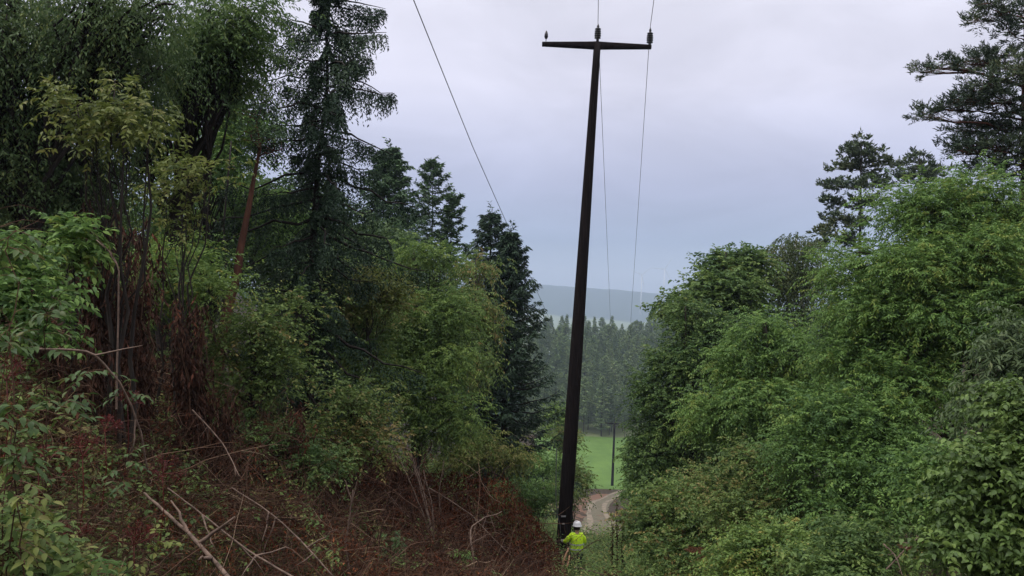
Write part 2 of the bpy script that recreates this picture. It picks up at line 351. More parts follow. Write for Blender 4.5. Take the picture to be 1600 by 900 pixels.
def broadleaf(name, label, cat, px, d, lobes, leafm, barkm='bark', nclump=60, ntwig=12, nleaf=10, leaf=(.11, .045), cr=.55, twig=.45, droop=.35,
              trunk_r=.12, seed=1, group=None, shape='rhomb', leafdroop=.25, stems=1, bare=0, low=0.25, inner=.55, spread=.9, base=None, part_trunk='trunk', part_crown='crown', gap=0.0, branch_frac=1.0):
    rs = np.random.RandomState(seed)
    B = base_at(px, d) if base is None else np.asarray(base, float)
    LW = [lobe_world(l) for l in lobes]; sh = .45 * (cr * .6 + twig * .5); nsub = 6 if nclump >= 150 else (4 if nclump >= 70 else 0); LW = [(c, np.maximum(r - sh, .45 * r)) for c, r in LW]
    if nsub:                                   # break every limb's crown into smaller billows with gaps between them
        sub = []
        for c, r in LW:
            for _ in range(nsub):
                dv = norm(rs.randn(3) + np.array([0, 0, .1])); q = rs.uniform(.34, .55); sub.append((c + dv * r * (1 - q) * rs.uniform(.85, 1.12), r * q * np.array([1, 1, .8])))
        LW = sub; inner = min(inner, .35)
    wt = np.array([np.prod(r) ** (2 / 3) for c, r in LW]); wt /= wt.sum()
    tb = MB(); cb = MB()
    top = max(c[2] + .5 * r[2] for c, r in LW)
    cen = sum(w * c for w, (c, r) in zip(wt, LW))
    for sidx in range(stems):
        tgt = LW[sidx % len(LW)][0] if stems > 1 else np.array([cen[0], cen[1], top])
        b0 = B + np.array([rs.randn() * .15, rs.randn() * .15, 0]) * (stems > 1)
        pth = path_curve(b0, tgt, 0, rs, 9, .05)
        tubes(tb, pth[None], trunk_r * (1 - .8 * np.linspace(0, 1, 9) ** 1.2)[None], 8, .5)
        if sidx == 0: main = pth
    for w, (c, r) in zip(wt, LW):
        k = min(len(main) - 2, max(1, int((low + .45 * rs.rand()) * 9)))
        ld = path_curve(main[k], c + np.array([0, 0, .3 * r[2]]), .12, rs, 7, .12)
        tubes(tb, ld[None], trunk_r * (.2 if nsub else .5) * (1 - .75 * np.linspace(0, 1, 7))[None], 6, .5)
        nc = max(3, int(round(nclump * w)))
        dirs = norm(rs.randn(nc, 3) + np.array([0, 0, .15])); rad = inner + (1.03 - inner) * rs.rand(nc) ** .6
        pos = c + dirs * rad[:, None] * r
        # branches to clumps
        k0 = rs.randint(2, 7, nc); st = ld[k0]
        s = np.linspace(0, 1, 5)[None, :, None]
        P = st[:, None] + (pos - st)[:, None] * s; P[..., 2] += (.12 * np.linalg.norm(pos - st, axis=1)[:, None] * (s * (1 - s))[..., 0] * 4 * .5)
        P[:, 1:4] += rs.randn(nc, 3, 3) * .06 * np.linalg.norm(pos - st, axis=1)[:, None, None]
        kk = rs.rand(nc) < branch_frac
        tubes(tb, P[kk], (trunk_r * .16 * np.array([1, .8, .6, .45, .25]))[None], 4, .5)
        # twigs
        reps = ntwig
        cc = np.repeat(pos, reps, 0); out_ = np.repeat(dirs, reps, 0)
        off_ = rs.randn(len(cc), 3) * np.array([1, 1, .55]) * cr * .6
        D = norm(off_ / cr * .6 + out_ * .7 + rs.randn(len(cc), 3) * .45 + np.array([0, 0, .15]))
        tn = np.repeat(np.clip(.47 + rs.randn(nc) * .24, 0, 1), reps)
        keep = rs.rand(len(cc)) > gap
        sprays(cb, rs, (cc + off_)[keep], D[keep], twig * (.6 + .8 * rs.rand(keep.sum())), nleaf, leaf, droop, spread, .8, tn[keep], .15, shape, leafdroop)
        if bare:
            nb = int(bare * w) + 1; dd = norm(rs.randn(nb, 3) + np.array([0, 0, .9])); q0 = c + dd * r * .75
            s4 = np.linspace(0, 1, 5)[None, :, None]
            tubes(tb, q0[:, None] + dd[:, None] * s4 * r.mean() * .6 + rs.randn(nb, 5, 3) * .04, .008 * (1 - .7 * np.linspace(0, 1, 5))[None], 3, .5)
    root = empty(name, B, label, cat, group)
    tb.build(part_trunk, M[barkm], root, B, True); cb.build(part_crown, M[leafm], root, B)
    return root

def conifer(name, label, cat, px, d, top_px, profile, leafm='spruce', barkm='darkbark', nbr=110, twigs=26, nl=12, leaf=(.09, .022), trunk_r=.2,
            droop=.25, tipup=.1, hang=.5, twl=.5, seed=1, t0=.12, top_world=None, group=None, rnd=.25, single=False, origin=None, gapf=0.0):
    """profile: list of (t, reach in metres) from base (t=0) to tip (t=1)"""
    rs = np.random.RandomState(seed)
    B = base_at(px, d) if origin is None else np.asarray(origin, float)
    T = W(*top_px) if top_world is None else np.asarray(top_world, float)
    Hh = np.linalg.norm(T - B); ax = (T - B) / Hh
    tb = MB(); cb = MB()
    s = np.linspace(0, 1, 14)[:, None]; P = B + (T - B) * s + rs.randn(14, 3) * .04 * (s * (1 - s)) * 4
    tubes(tb, P[None], trunk_r * (1 - .93 * s[:, 0])[None], 8, .5)
    t = t0 + (1 - t0) * (np.arange(nbr) + rs.rand(nbr)) / nbr * .985
    az = np.arange(nbr) * 2.399963 + rs.randn(nbr) * .3
    pt, pr = zip(*profile); Lb = np.interp(t, pt, pr) * (1 - rnd + 2 * rnd * rs.rand(nbr))
    if gapf: Lb = np.where(rs.rand(nbr) < gapf, Lb * .35, Lb)
    hd = np.stack([np.cos(az), np.sin(az), 0 * az], 1)
    S = 7; ss = np.linspace(0, 1, S)
    O = B + (T - B) * t[:, None]
    up = .45 * (t - .45)                                     # top branches rise, low ones droop
    BP = O[:, None] + hd[:, None] * (Lb[:, None] * ss)[..., None]
    BP[..., 2] += Lb[:, None] * (up[:, None] * ss - droop * ss ** 1.5 + tipup * ss ** 3)
    BP[:, 1:] += rs.randn(nbr, S - 1, 3) * .025 * Lb[:, None, None]
    tubes(tb, BP, (.012 + .012 * Lb)[:, None] * (1 - .8 * ss)[None], 4, .5)
    # twigs
    u_ = .10 + .9 * (np.arange(twigs)[None] + rs.rand(nbr, twigs)) / twigs
    idx = np.clip((u_ * (S - 1)).astype(int), 0, S - 2); fr = u_ * (S - 1) - idx
    ar = np.arange(nbr)[:, None]
    Q = BP[ar, idx] * (1 - fr[..., None]) + BP[ar, idx + 1] * fr[..., None]
    side = np.where(np.arange(twigs) % 2 == 0, 1., -1.)[None, :, None]
    sd_ = np.stack([-np.sin(az), np.cos(az), 0 * az], 1)[:, None]
    TD = sd_ * side * .8 + hd[:, None] * .55 + rs.randn(nbr, twigs, 3) * .25; TD[..., 2] -= hang
    TL = twl * (.35 + .65 * (1 - u_)) * (.5 + .5 * np.minimum(1, Lb / max(pr)))[:, None] * (.7 + .6 * rs.rand(nbr, twigs))
    tn = np.repeat(np.clip(.45 + rs.randn(nbr) * .12, 0, 1), twigs)
    sprays(cb, rs, Q.reshape(-1, 3), TD.reshape(-1, 3), TL.ravel(), nl, leaf, hang * .5, .75, .6, tn, .15, 'rhomb', .15)
    # leader
    ln = 10; lo = T - ax * np.linspace(0, .06 * Hh, ln)[:, None]
    ld = norm(rs.randn(ln, 3) * .5 + np.array([0, 0, 1.]))
    sprays(cb, rs, lo, ld, twl * .5, nl, leaf, 0, .6, .5, .5)
    if single:
        mb = tb; mb.m = [np.zeros_like(m) for m in mb.m]; n0 = mb.n
        for v, f, tt in zip(cb.v, cb.f, cb.t): pass
        return tb, cb, B
    root = empty(name, B, label, cat, group)
    tb.build('trunk', M[barkm], root, B, True); cb.build('crown', M[leafm], root, B)
    return root

def pine(name, label, cat, base, top, clumps, leafm='pine', barkm='redbark', trunk_r=.2, seed=1, ntwig=26, nl=14, leaf=(.16, .03), twl=.3, group=None, follow=None):
    """clumps: list of (world centre, radii) carried on branches from the trunk"""
    rs = np.random.RandomState(seed); tb = MB(); cb = MB(); base = np.asarray(base, float); top = np.asarray(top, float)
    s = np.linspace(0, 1, 14)[:, None]; P = base + (top - base) * s + rs.randn(14, 3) * .018 * (s * (1 - s)) * 4
    tubes(tb, P[None], trunk_r * (1 - .85 * s[:, 0])[None], 8, .5)
    for c, r in clumps:
        c = np.asarray(c, float); r = np.asarray(r, float)
        hz = np.linalg.norm((c - top)[:2]); z0 = c[2] - .18 * hz
        t = np.clip((z0 - base[2]) / (top[2] - base[2]), .1, .97); a = base + (top - base) * t
        pth = path_curve(a, c, .12, rs, 8, .1)
        tubes(tb, pth[None], (.010 + .014 * np.linalg.norm(c - a)) * (1 - .75 * np.linspace(0, 1, 8))[None], 5, .5)
        n = max(8, int(ntwig * np.prod(r) ** (1 / 1.5) * 2.2))
        q = c + norm(rs.randn(n, 3)) * (rs.rand(n, 1) ** .45) * r
        st = pth[rs.randint(4, 8, n)]; s5 = np.linspace(0, 1, 4)[None, :, None]
        tubes(tb, st[:, None] + (q - st)[:, None] * s5, (.010 * np.array([1, .8, .6, .4]))[None], 3, .5)
        D = norm(norm(q - c + 1e-3) * .8 + np.array([0, 0, .55]) + rs.randn(n, 3) * .3)
        tn = np.clip(.45 + .15 * rs.randn() + .1 * rs.randn(n), 0, 1)
        # bottlebrush twigs: needles all round
        for k in range(2):
            sprays(cb, rs, q, norm(D + rs.randn(n, 3) * .5), twl * (.7 + .6 * rs.rand(n)), nl, leaf, -.1, .8, .1, tn, .14, 'rhomb', -.25)
    root = empty(name, base, label, cat, group)
    tb.build('trunk', M[barkm], root, base, True); cb.build('crown', M[leafm], root, base)
    return root
def pxc(lst, dj=0.0, seed=0, depth=1.0):
    rs = np.random.RandomState(seed); o = []
    for (px, py, d, rx, ry) in lst:
        dd = d + rs.uniform(-dj, dj); o.append((W(px, py, dd), (rx / F * d, rx / F * d * depth, ry / F * d)))
    return o

# ------------------------------------------------------------------ power line
def sweep_box(mb, pts, ws, hs, bev=.25, side=None):
    """chamfered box section swept along pts; ws across, hs along the second axis"""
    pts = np.array(pts, float); n = len(pts); Tn = norm(np.gradient(pts, axis=0))
    side = norm(np.asarray(side, float)[None] - (Tn * np.asarray(side)[None]).sum(1, keepdims=True) * Tn); oth = np.cross(Tn, side)
    V = []
    for i in range(n):
        w, h = ws[i] / 2, hs[i] / 2; c = bev * min(w, h)
        for a, b_ in ((w, h - c), (w - c, h), (-w + c, h), (-w, h - c), (-w, -h + c), (-w + c, -h), (w - c, -h), (w, -h + c)):
            V.append(pts[i] + side[i] * a + oth[i] * b_)
    V = np.array(V); i = np.arange(n - 1)[:, None] * 8 + np.arange(8)[None]; j = np.arange(n - 1)[:, None] * 8 + (np.arange(8)[None] + 1) % 8
    mb.add(V, np.stack([i, j, j + 8, i + 8], -1).reshape(-1, 4))
    n0 = mb.n - len(V); mb.f.append(np.array([[n0 + k for k in range(7, -1, -1)], [n0 + (n - 1) * 8 + k for k in range(8)]])); mb.m.append(np.zeros(2))
def lathe(mb, base, axis, prof, sides=16, tint=.5, mat=0):
    axis = norm(np.asarray(axis, float)); n1 = norm(np.cross(axis, [0.3, 1, 0.1])); n2 = np.cross(axis, n1); a = np.linspace(0, 2 * np.pi, sides, endpoint=False)
    ring = np.cos(a)[:, None] * n1 + np.sin(a)[:, None] * n2
    V = np.concatenate([np.asarray(base) + axis * z + ring * r for r, z in prof]); n = len(prof)
    i = np.arange(n - 1)[:, None] * sides + np.arange(sides)[None]; j = np.arange(n - 1)[:, None] * sides + (np.arange(sides)[None] + 1) % sides
    mb.add(V, np.stack([i, j, j + sides, i + sides], -1).reshape(-1, 4), tint, mat)
    n0 = mb.n - len(V); mb.f.append(np.array([[n0 + k for k in range(sides - 1, -1, -1)], [n0 + (n - 1) * sides + k for k in range(sides)]])); mb.m.append(np.full(2, mat))

M['pole'] = rough_mat('tarred_timber', (.003, .0025, .0025), (.020, .014, .013), 9, .85, (4, 4, .16), .9, (.045, .034, .03), .08)
M['porcelain'] = rough_mat('brown_porcelain', (.008, .007, .008), (.016, .013, .014), 3, .25, (1, 1, 1), 0, None, .5)
M['iron'] = rough_mat('dull_iron', (.02, .02, .022), (.05, .05, .055), 8, .5)
M['wire'] = rough_mat('dull_conductor', (.06, .06, .07), (.12, .12, .13), 8, .5, (1, 1, 1), 0)
M['plate'] = rough_mat('grey_plate', (.20, .20, .20), (.32, .32, .32), 12, .6, (1, 1, 1), 0)

PB = base_at(876, 28, -.4); PT = W(933.5, 66, 28)
pax = norm(PT - PB); PL = np.linalg.norm(PT - PB)
right = CRn @ np.array([1., 0, 0])
root = empty('utility_pole', PB, 'tall black tapered pole with a crossarm, leaning slightly right beside the worker', 'utility pole', 'poles of the power line')
px2m = 28 / F
s = np.linspace(0, 1, 24); b = MB()
wd = np.interp(s, [0, .1, .26, .54, 1], [21.5, 21, 20.8, 17.6, 10.3]) * px2m
sweep_box(b, PB + (PT - PB) * s[:, None], wd, wd * .85, .35, right)
b.build('shaft', M['pole'], root, PB)
A0, A1 = W(847, 69, 28), W(1017.5, 73.5, 28)
b = MB(); sa = np.linspace(0, 1, 21)
hh = np.interp(sa, [0, .42, .5, .58, 1], [6, 10.5, 12, 10.5, 6]) * px2m
arm = A0 + (A1 - A0) * sa[:, None]; fr_ = np.cross(norm(A1 - A0), [0, 0, 1.]); 
sweep_box(b, arm, np.full(21, .16), hh, .2, fr_)
b.build('crossarm', M['pole'], root, PB)
iN = []
def insulator(px, py, ph, kind):
    o = W(px, py, 28); hgt = ph * px2m; q = MB()
    if kind == 0: pr = [(.012, -.05), (.012, .10 * hgt / .4), (.045, .14), (.07, .2), (.065, .28), (.05, .34), (.02, hgt)]
    else:
        pr = [(.05, -.03), (.05, .06)]
        z = .08; k = 0
        while z < hgt * .72:
            r0 = .13 - .02 * abs(z / hgt - .32) * 3; pr += [(.045, z), (r0, z + .02), (r0 * .95, z + .045), (.045, z + .06)]; z += .08
        pr += [(.04, hgt * .78), (.05, hgt * .84), (.03, hgt * .92), (.012, hgt)]
    lathe(q, o, [math.tan(ROLL) * .4, 0, 1], pr, 14); q.build('insulator', M['porcelain'], root, PB, True)
    return o + np.array([0, 0, hgt])
i0 = insulator(853, 66, 18, 0); i1 = insulator(933.5, 64, 27, 1); i2 = insulator(1015, 71, 28, 1)
for pyy, w_ in ((807, 7), (818.5, 4)):
    b = MB(); c = W(880.5 if pyy < 810 else 880, pyy, 28 - .34); uu = pax * (2.4 / F * 28) * .5
    sd_ = right * w_ / F * 28 * .5; fw = np.array([0, 1, 0]) * .006
    V = [c + a * sd_ + bb * uu + cc * fw for a in (-1, 1) for bb in (-1, 1) for cc in (-1, 1)]
    b.add(V, [[0, 1, 3, 2], [4, 6, 7, 5], [0, 4, 5, 1], [2, 3, 7, 6], [0, 2, 6, 4], [1, 5, 7, 3]]); b.build('number_plate', M['plate'], root, PB)
b = MB(); ew = np.array([W(x, y, 27.68) for x, y in ((869.5, 700), (868.8, 740), (868.5, 775), (870, 800), (875, 820), (876, 846))])
tubes(b, ew[None], np.full((1, 6), .016), 6); b.build('earth_cable', M['wire'], root, PB, True)
for pyy in (640, 700, 752):
    for sgn in (-1, 1):
        b = MB(); xx = np.interp(pyy, [66, 812], [933.5, 880]); o_ = W(xx + sgn * 11, pyy, 28)
        lathe(b, o_, right * sgn, [(.02, 0), (.02, .05)], 8); b.build('bolt', M['iron'], root, PB)

# second pole down in the valley
P2 = base_at(956.5, 212, -.3); T2 = W(960.5, 658, 212); r2_ = empty('utility_pole', P2, 'small distant pole with crossarm standing in the green field', 'utility pole', 'poles of the power line')
b = MB(); sweep_box(b, P2 + (T2 - P2) * np.linspace(0, 1, 8)[:, None], np.linspace(.72, .42, 8), np.linspace(.6, .36, 8), .3, right); b.build('shaft', M['pole'], r2_, P2)
b = MB(); a0, a1 = W(945, 661, 212), W(976, 662.5, 212); sweep_box(b, a0 + (a1 - a0) * np.linspace(0, 1, 5)[:, None], np.full(5, .25), np.array([.22, .32, .36, .32, .22]), .2, [0, 1, 0]); b.build('crossarm', M['pole'], r2_, P2)
j = []
for k, (x_, y_) in enumerate(((946, 659), (960.5, 656), (975, 660))):
    o_ = W(x_, y_, 212); b = MB(); lathe(b, o_, [0, 0, 1], [(.06, -.1), (.1, .1), (.1, .35), (.05, .5)], 8); b.build('insulator', M['porcelain'], r2_, P2, True); j.append(o_ + np.array([0, 0, .5]))

def wire(pts, sag, r, label, n=60):
    """catenary-like spans between the given supports"""
    P = []
    for a, c_ in zip(pts[:-1], pts[1:]):
        s = np.linspace(0, 1, n)[:, None]; q = np.asarray(a) + (np.asarray(c_) - np.asarray(a)) * s; q[:, 2] -= 4 * sag * (s * (1 - s))[:, 0]; P.append(q)
    P = np.concatenate([P[0]] + [q[1:] for q in P[1:]]); b = MB(); dd = np.linalg.norm(P, axis=1)
    tubes(b, P[None], r, 6); o = b.build('power_line_wire', M['wire'], None, P[0], True); tag(o, label, 'wire', 'wires of the power line')
prev = np.array([-7.2, -62, 30.])
wire([prev + [0, 0, 0], i1, j[1]], 0.25, .0105, 'thin wire through the middle insulator on top of the pole')
wire([prev + [2.0, 0, 0], i2, j[2]], 0.25, .0105, 'thin wire through the insulator on the right end of the crossarm')
w0 = W(655, 0, 22.0); w1 = W(785, 340, 40)
dw = (w1 - w0) / 18.0
wire([w0 - dw * 84 + np.array([0, 0, -1.0]), (w0 * .5 + w1 * .5) - np.array([0, 0, .25]), W(905, 600, 150), j[0]], 0.12, .016, 'loose wire hanging across the sky left of the pole')

# ------------------------------------------------------------------ wind turbines and haze
M['white'] = rough_mat('white_paint', (.55, .55, .57), (.62, .62, .64), 2, .5, (1, 1, 1), 0)
def turbine(px0, py0, px1, py1, d, a0, label):
    Bt = W(px0, py0, d); Tt = W(px1, py1, d); z = float(H(Bt[0], Bt[1])); Bt = np.array([Tt[0] - .5, Tt[1], min(z, Bt[2])]); Bt[2] = float(H(Bt[0], Bt[1])) - 1
    rt = empty('wind_turbine', Bt, label, 'wind turbine', 'wind turbines on the far hill')
    b = MB(); lathe(b, Bt, Tt - Bt, [(3.2, 0), (2.6, np.linalg.norm(Tt - Bt) * .5), (1.9, np.linalg.norm(Tt - Bt))], 16); b.build('tower', M['white'], rt, Bt, True)
    b = MB(); sweep_box(b, [Tt + np.array([0, 5., 1.5]), Tt + np.array([0, 0, 1.5]), Tt + np.array([0, -4., 1.5])], [3.6, 4, 3], [3.6, 4, 3], .4, [1, 0, 0]); b.build('nacelle', M['white'], rt, Bt)
    hub = Tt + np.array([0, -5.2, 1.5]); b = MB(); lathe(b, hub + [0, 1.6, 0], [0, -1, 0], [(1.6, 0), (1.6, 1.4), (1.0, 2.6), (.3, 3.2)], 12); b.build('hub', M['white'], rt, Bt, True)
    for k in range(3):
        a = a0 + k * 2 * math.pi / 3; dr = np.array([math.cos(a), 0, math.sin(a)]); s = np.linspace(0, 1, 10)
        b = MB(); sweep_box(b, hub + dr * (1.0 + s[:, None] * 62), np.interp(s, [0, .2, 1], [1.6, 3.2, .5]), np.interp(s, [0, 1], [1.1, .25]), .5, np.cross(dr, [0, 1, .3])); b.build('blade', M['white'], rt, Bt)
turbine(998, 487, 1003, 430, 3500, R(160), 'pale wind turbine whose tower stands against the blue hill')
turbine(1034, 492, 1038.5, 421, 3500, R(178), 'faint wind turbine rising just left of the dark oak')

hb = MB(); x0, x1, y0, y1, z0, z1 = -6900, 6900, -118, 8800, -160, 240
V = [(x, y, z) for x in (x0, x1) for y in (y0, y1) for z in (z0, z1)]
hb.add(V, [[0, 1, 3, 2], [4, 6, 7, 5], [0, 4, 5, 1], [2, 3, 7, 6], [0, 2, 6, 4], [1, 5, 7, 3]])
mh, th = mat_new('haze_air'); oh = N(th, 'ShaderNodeOutputMaterial'); pv = N(th, 'ShaderNodeVolumePrincipled')
pv.inputs['Color'].default_value = (.54, .64, .82, 1); pv.inputs['Density'].default_value = .00031; pv.inputs['Anisotropy'].default_value = 0.2
th.links.new(pv.outputs[0], oh.inputs['Volume'])
tag(hb.build('haze', mh), kind='stuff')

# ------------------------------------------------------------------ the pine wood beyond the field
variants = []
for k in range(4):
    hgt = (20, 22, 18, 21)[k]
    prof = [(0, 1.6), (.35, 2.2), (.6, 3.0), (.8, 2.6), (.93, 1.5), (1, .5)] if k % 2 == 0 else [(0, 1.5), (.2, 2.6), (.5, 2.5), (.8, 1.4), (1, .15)]
    tb, cb, B0 = conifer('x', '', '', 0, 0, None, prof, nbr=64, twigs=8, nl=5, leaf=(.75, .24), trunk_r=.2, droop=.05, tipup=.15, hang=.1, twl=.9, seed=70 + k, t0=.34 if k % 2 == 0 else .15,
                         origin=(0, 0, 0), top_world=(0, 0, hgt), single=True)
    n0 = tb.n
    for v, t_ in zip(cb.v, cb.t): tb.v.append(v); tb.t.append(t_); tb.n += len(v)
    for f in cb.f: tb.f.append(f + n0); tb.m.append(np.ones(len(f)))
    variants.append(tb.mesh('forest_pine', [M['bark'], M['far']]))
rs = np.random.RandomState(9); cnt = 0
for row in range(24):
    y = 294 + row * 6.0
    x0_, x1_ = gp(838, y), gp(1072, y)
    for x in np.arange(x0_, x1_, 5.2):
        if cnt >= 292: break
        xx = x + rs.uniform(-1.8, 1.8); yy = y + rs.uniform(-2, 2) ; h = rs.uniform(.62, 1.18)
        if row > 4 and rs.rand() < .22: continue
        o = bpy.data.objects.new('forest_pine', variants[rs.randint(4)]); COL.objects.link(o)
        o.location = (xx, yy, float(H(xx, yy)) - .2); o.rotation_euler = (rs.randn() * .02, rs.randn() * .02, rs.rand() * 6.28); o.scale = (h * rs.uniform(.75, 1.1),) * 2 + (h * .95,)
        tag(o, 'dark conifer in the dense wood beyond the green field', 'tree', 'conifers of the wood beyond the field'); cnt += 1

# ------------------------------------------------------------------ left side trees
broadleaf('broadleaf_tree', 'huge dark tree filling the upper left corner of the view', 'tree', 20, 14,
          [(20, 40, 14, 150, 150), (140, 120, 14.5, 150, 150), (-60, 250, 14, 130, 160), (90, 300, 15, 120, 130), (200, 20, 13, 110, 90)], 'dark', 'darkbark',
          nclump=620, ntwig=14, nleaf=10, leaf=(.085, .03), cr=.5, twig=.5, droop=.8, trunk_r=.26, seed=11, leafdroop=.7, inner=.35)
broadleaf('broadleaf_tree', 'dark tree with airy leafy twigs against the sky left of the hanging spruce', 'tree', 250, 17,
          [(330, 50, 16, 90, 80), (395, 20, 16, 50, 50), (280, 120, 17, 90, 60), (385, 130, 17, 50, 40), (215, 210, 17, 70, 80)], 'oak', 'darkbark',
          nclump=300, ntwig=13, nleaf=10, leaf=(.10, .034), cr=.5, twig=.5, droop=.5, trunk_r=.2, seed=12, leafdroop=.5, inner=.3, gap=.05)
broadleaf('broadleaf_tree', 'mid green tree glimpsed behind the leaning red trunk', 'tree', 330, 27,
          [(300, 240, 24, 80, 80), (380, 220, 25, 60, 70), (350, 170, 25, 50, 50), (340, 330, 27, 60, 60), (260, 350, 26, 60, 60), (420, 330, 27, 70, 80), (320, 400, 25, 80, 40)], 'ash', 'darkbark',
          nclump=270, ntwig=12, nleaf=10, leaf=(.16, .055), cr=.7, twig=.6, droop=.4, trunk_r=.12, seed=13, inner=.3, stems=4)
conifer('hanging_spruce', 'tall dark spruce with ragged hanging branches against the sky', 'spruce', 470, 18, (520, -60, 18),
        [(0, 2.1), (.35, 2.1), (.55, 1.9), (.7, 1.5), (.8, 1.35), (.88, 1.2), (.95, .95), (1, .5)], 'spruce', nbr=112, twigs=50, nl=14, leaf=(.09, .033), trunk_r=.14, droop=.5, tipup=.22, hang=1.7, twl=.62, seed=21, t0=.15, rnd=.4, gapf=.3)
# leaning red-barked pine trunk
pb = base_at(322, 16); pt_ = W(408, 222, 16)
pine('leaning_pine', 'leaning red-barked pine trunk left of the hanging spruce', 'pine', pb, pt_,
     pxc([(412, 215, 15.6, 36, 20), (440, 235, 15.6, 34, 18), (385, 205, 15.6, 32, 18), (400, 180, 16, 36, 20)], .4, 3), 'spruce2', 'redbark', .165, 31, 30, 12, (.11, .02), .3)
conifer('conical_spruce', 'broad conical grey-green conifer between the hanging spruce and the ragged pine', 'spruce', 596, 44, (608, 227, 44),
        [(0, 3.8), (.45, 3.5), (.62, 3.1), (.8, 2.2), (.92, 1.1), (1, .3)], 'spruce2', nbr=190, twigs=22, nl=9, leaf=(.24, .075), trunk_r=.22, droop=.12, tipup=.15, hang=.25, twl=.9, seed=22, t0=.3)
conifer('ragged_pine', 'thin ragged pine with open upturned branches left of the loose wire', 'pine', 660, 47, (678, 250, 47),
        [(0, 2.6), (.5, 2.3), (.7, 1.7), (.85, 1.25), (.95, .8), (1, .3)], 'spruce2', nbr=84, twigs=13, nl=12, leaf=(.26, .07), trunk_r=.16, droop=-.05, tipup=.3, hang=-.2, twl=.55, seed=23, t0=.35, rnd=.3)
conifer('ragged_pine', 'shorter ragged pine just right of the thin ragged pine', 'pine', 690, 46, (708, 302, 46),
        [(0, 2.2), (.5, 1.9), (.8, 1.1), (1, .3)], 'spruce2', nbr=70, twigs=12, nl=12, leaf=(.26, .07), trunk_r=.14, droop=-.05, tipup=.3, hang=-.2, twl=.5, seed=24, t0=.4, rnd=.3)
conifer('dark_spruce', 'dark spruce whose pointed top meets the loose wire', 'spruce', 748, 40, (769, 326, 40),
        [(0, 3.2), (.4, 2.9), (.6, 2.0), (.8, 1.35), (.93, .75), (1, .15)], 'spruce', nbr=130, twigs=22, nl=9, leaf=(.21, .065), trunk_r=.22, rnd=.35, gapf=.1, droop=.1, tipup=.25, hang=.3, twl=.75, seed=25, t0=.12)
conifer('dark_spruce', 'wide dark spruce with upturned branch tips beside the pole', 'spruce', 782, 37, (799, 356, 37),
        [(0, 2.8), (.25, 2.7), (.45, 2.15), (.65, 1.7), (.8, 1.25), (.93, .6), (1, .12)], 'spruce', nbr=170, twigs=24, nl=10, leaf=(.20, .06), trunk_r=.24, droop=.10, tipup=.34, hang=.35, twl=.68, seed=26, t0=.08, rnd=.32, gapf=.1)
broadleaf('ash_tree', 'bright green feathery tree in front of the dark spruces', 'tree', 650, 24,
          [(655, 400, 24, 34, 32), (690, 410, 24, 32, 34), (620, 440, 24, 38, 38), (690, 480, 23.5, 70, 50), (630, 500, 23, 66, 50), (700, 560, 23, 70, 60), (620, 600, 22.5, 75, 65), (690, 650, 22, 80, 60)], 'ashb', 'bark',
          nclump=380, ntwig=12, nleaf=15, leaf=(.10, .030), cr=.5, twig=.5, droop=.5, trunk_r=.09, seed=41, stems=3, inner=.4, leafdroop=.4)
broadleaf('birch_tree', 'yellowish thin-topped tree between the bright green tree and the spruces', 'tree', 735, 31,
          [(745, 420, 31, 36, 32), (735, 480, 30, 40, 60), (760, 500, 30, 32, 60), (730, 570, 29, 40, 50)], 'olive', 'bark',
          nclump=110, ntwig=12, nleaf=9, leaf=(.14, .05), cr=.55, twig=.5, droop=.7, trunk_r=.08, seed=42, bare=60, inner=.3, leafdroop=.6)
broadleaf('broadleaf_tree', 'dark green rounded tree left of the bright feathery one', 'tree', 520, 21,
          [(520, 450, 21, 70, 45), (470, 520, 21, 60, 50), (560, 530, 20.5, 60, 60), (540, 620, 20, 80, 70), (470, 640, 20, 60, 60)], 'oak', 'bark',
          nclump=260, ntwig=12, nleaf=13, leaf=(.10, .045), cr=.55, twig=.5, droop=.35, trunk_r=.1, seed=43, stems=2, inner=.4)
broadleaf('broadleaf_tree', 'yellow-green crowned sapling below the hanging spruce', 'tree', 575, 20,
          [(585, 445, 19.5, 42, 22), (545, 470, 19.5, 40, 20), (610, 480, 20, 30, 22)], 'yellow', 'bark', nclump=50, ntwig=11, nleaf=9, leaf=(.12, .045), cr=.4, twig=.4, trunk_r=.05, seed=44, inner=.2)
broadleaf('shrub', 'sparse pale-leaved shrub with dark forked stems', 'shrub', 385, 13,
          [(400, 500, 13, 70, 50), (345, 540, 13, 50, 50), (450, 560, 13, 60, 60), (380, 610, 13, 60, 50), (470, 480, 13.5, 50, 30)], 'olive', 'darkbark',
          nclump=120, ntwig=9, nleaf=8, leaf=(.075, .040), cr=.4, twig=.35, droop=.3, trunk_r=.05, seed=45, stems=4, inner=.3)
broadleaf('shrub', 'shrub with brown-tinged leaves beside the sparse pale-leaved one', 'shrub', 540, 15,
          [(560, 640, 15, 45, 60), (520, 690, 14.5, 60, 50), (590, 700, 15, 40, 50), (480, 700, 14, 60, 45)], 'olive', 'darkbark',
          nclump=110, ntwig=10, nleaf=8, leaf=(.085, .040), cr=.4, twig=.35, droop=.3, trunk_r=.04, seed=46, stems=4, inner=.3)
broadleaf('shrub', 'bright green low shrub at the foot of the leaning red trunk', 'shrub', 290, 12,
          [(275, 430, 12, 60, 30), (330, 450, 12, 50, 28), (240, 470, 12, 45, 30), (300, 400, 12.5, 45, 22)], 'ashb', 'darkbark',
          nclump=75, ntwig=10, nleaf=9, leaf=(.08, .03), cr=.35, twig=.35, droop=.3, trunk_r=.03, seed=47, stems=4, inner=.2)
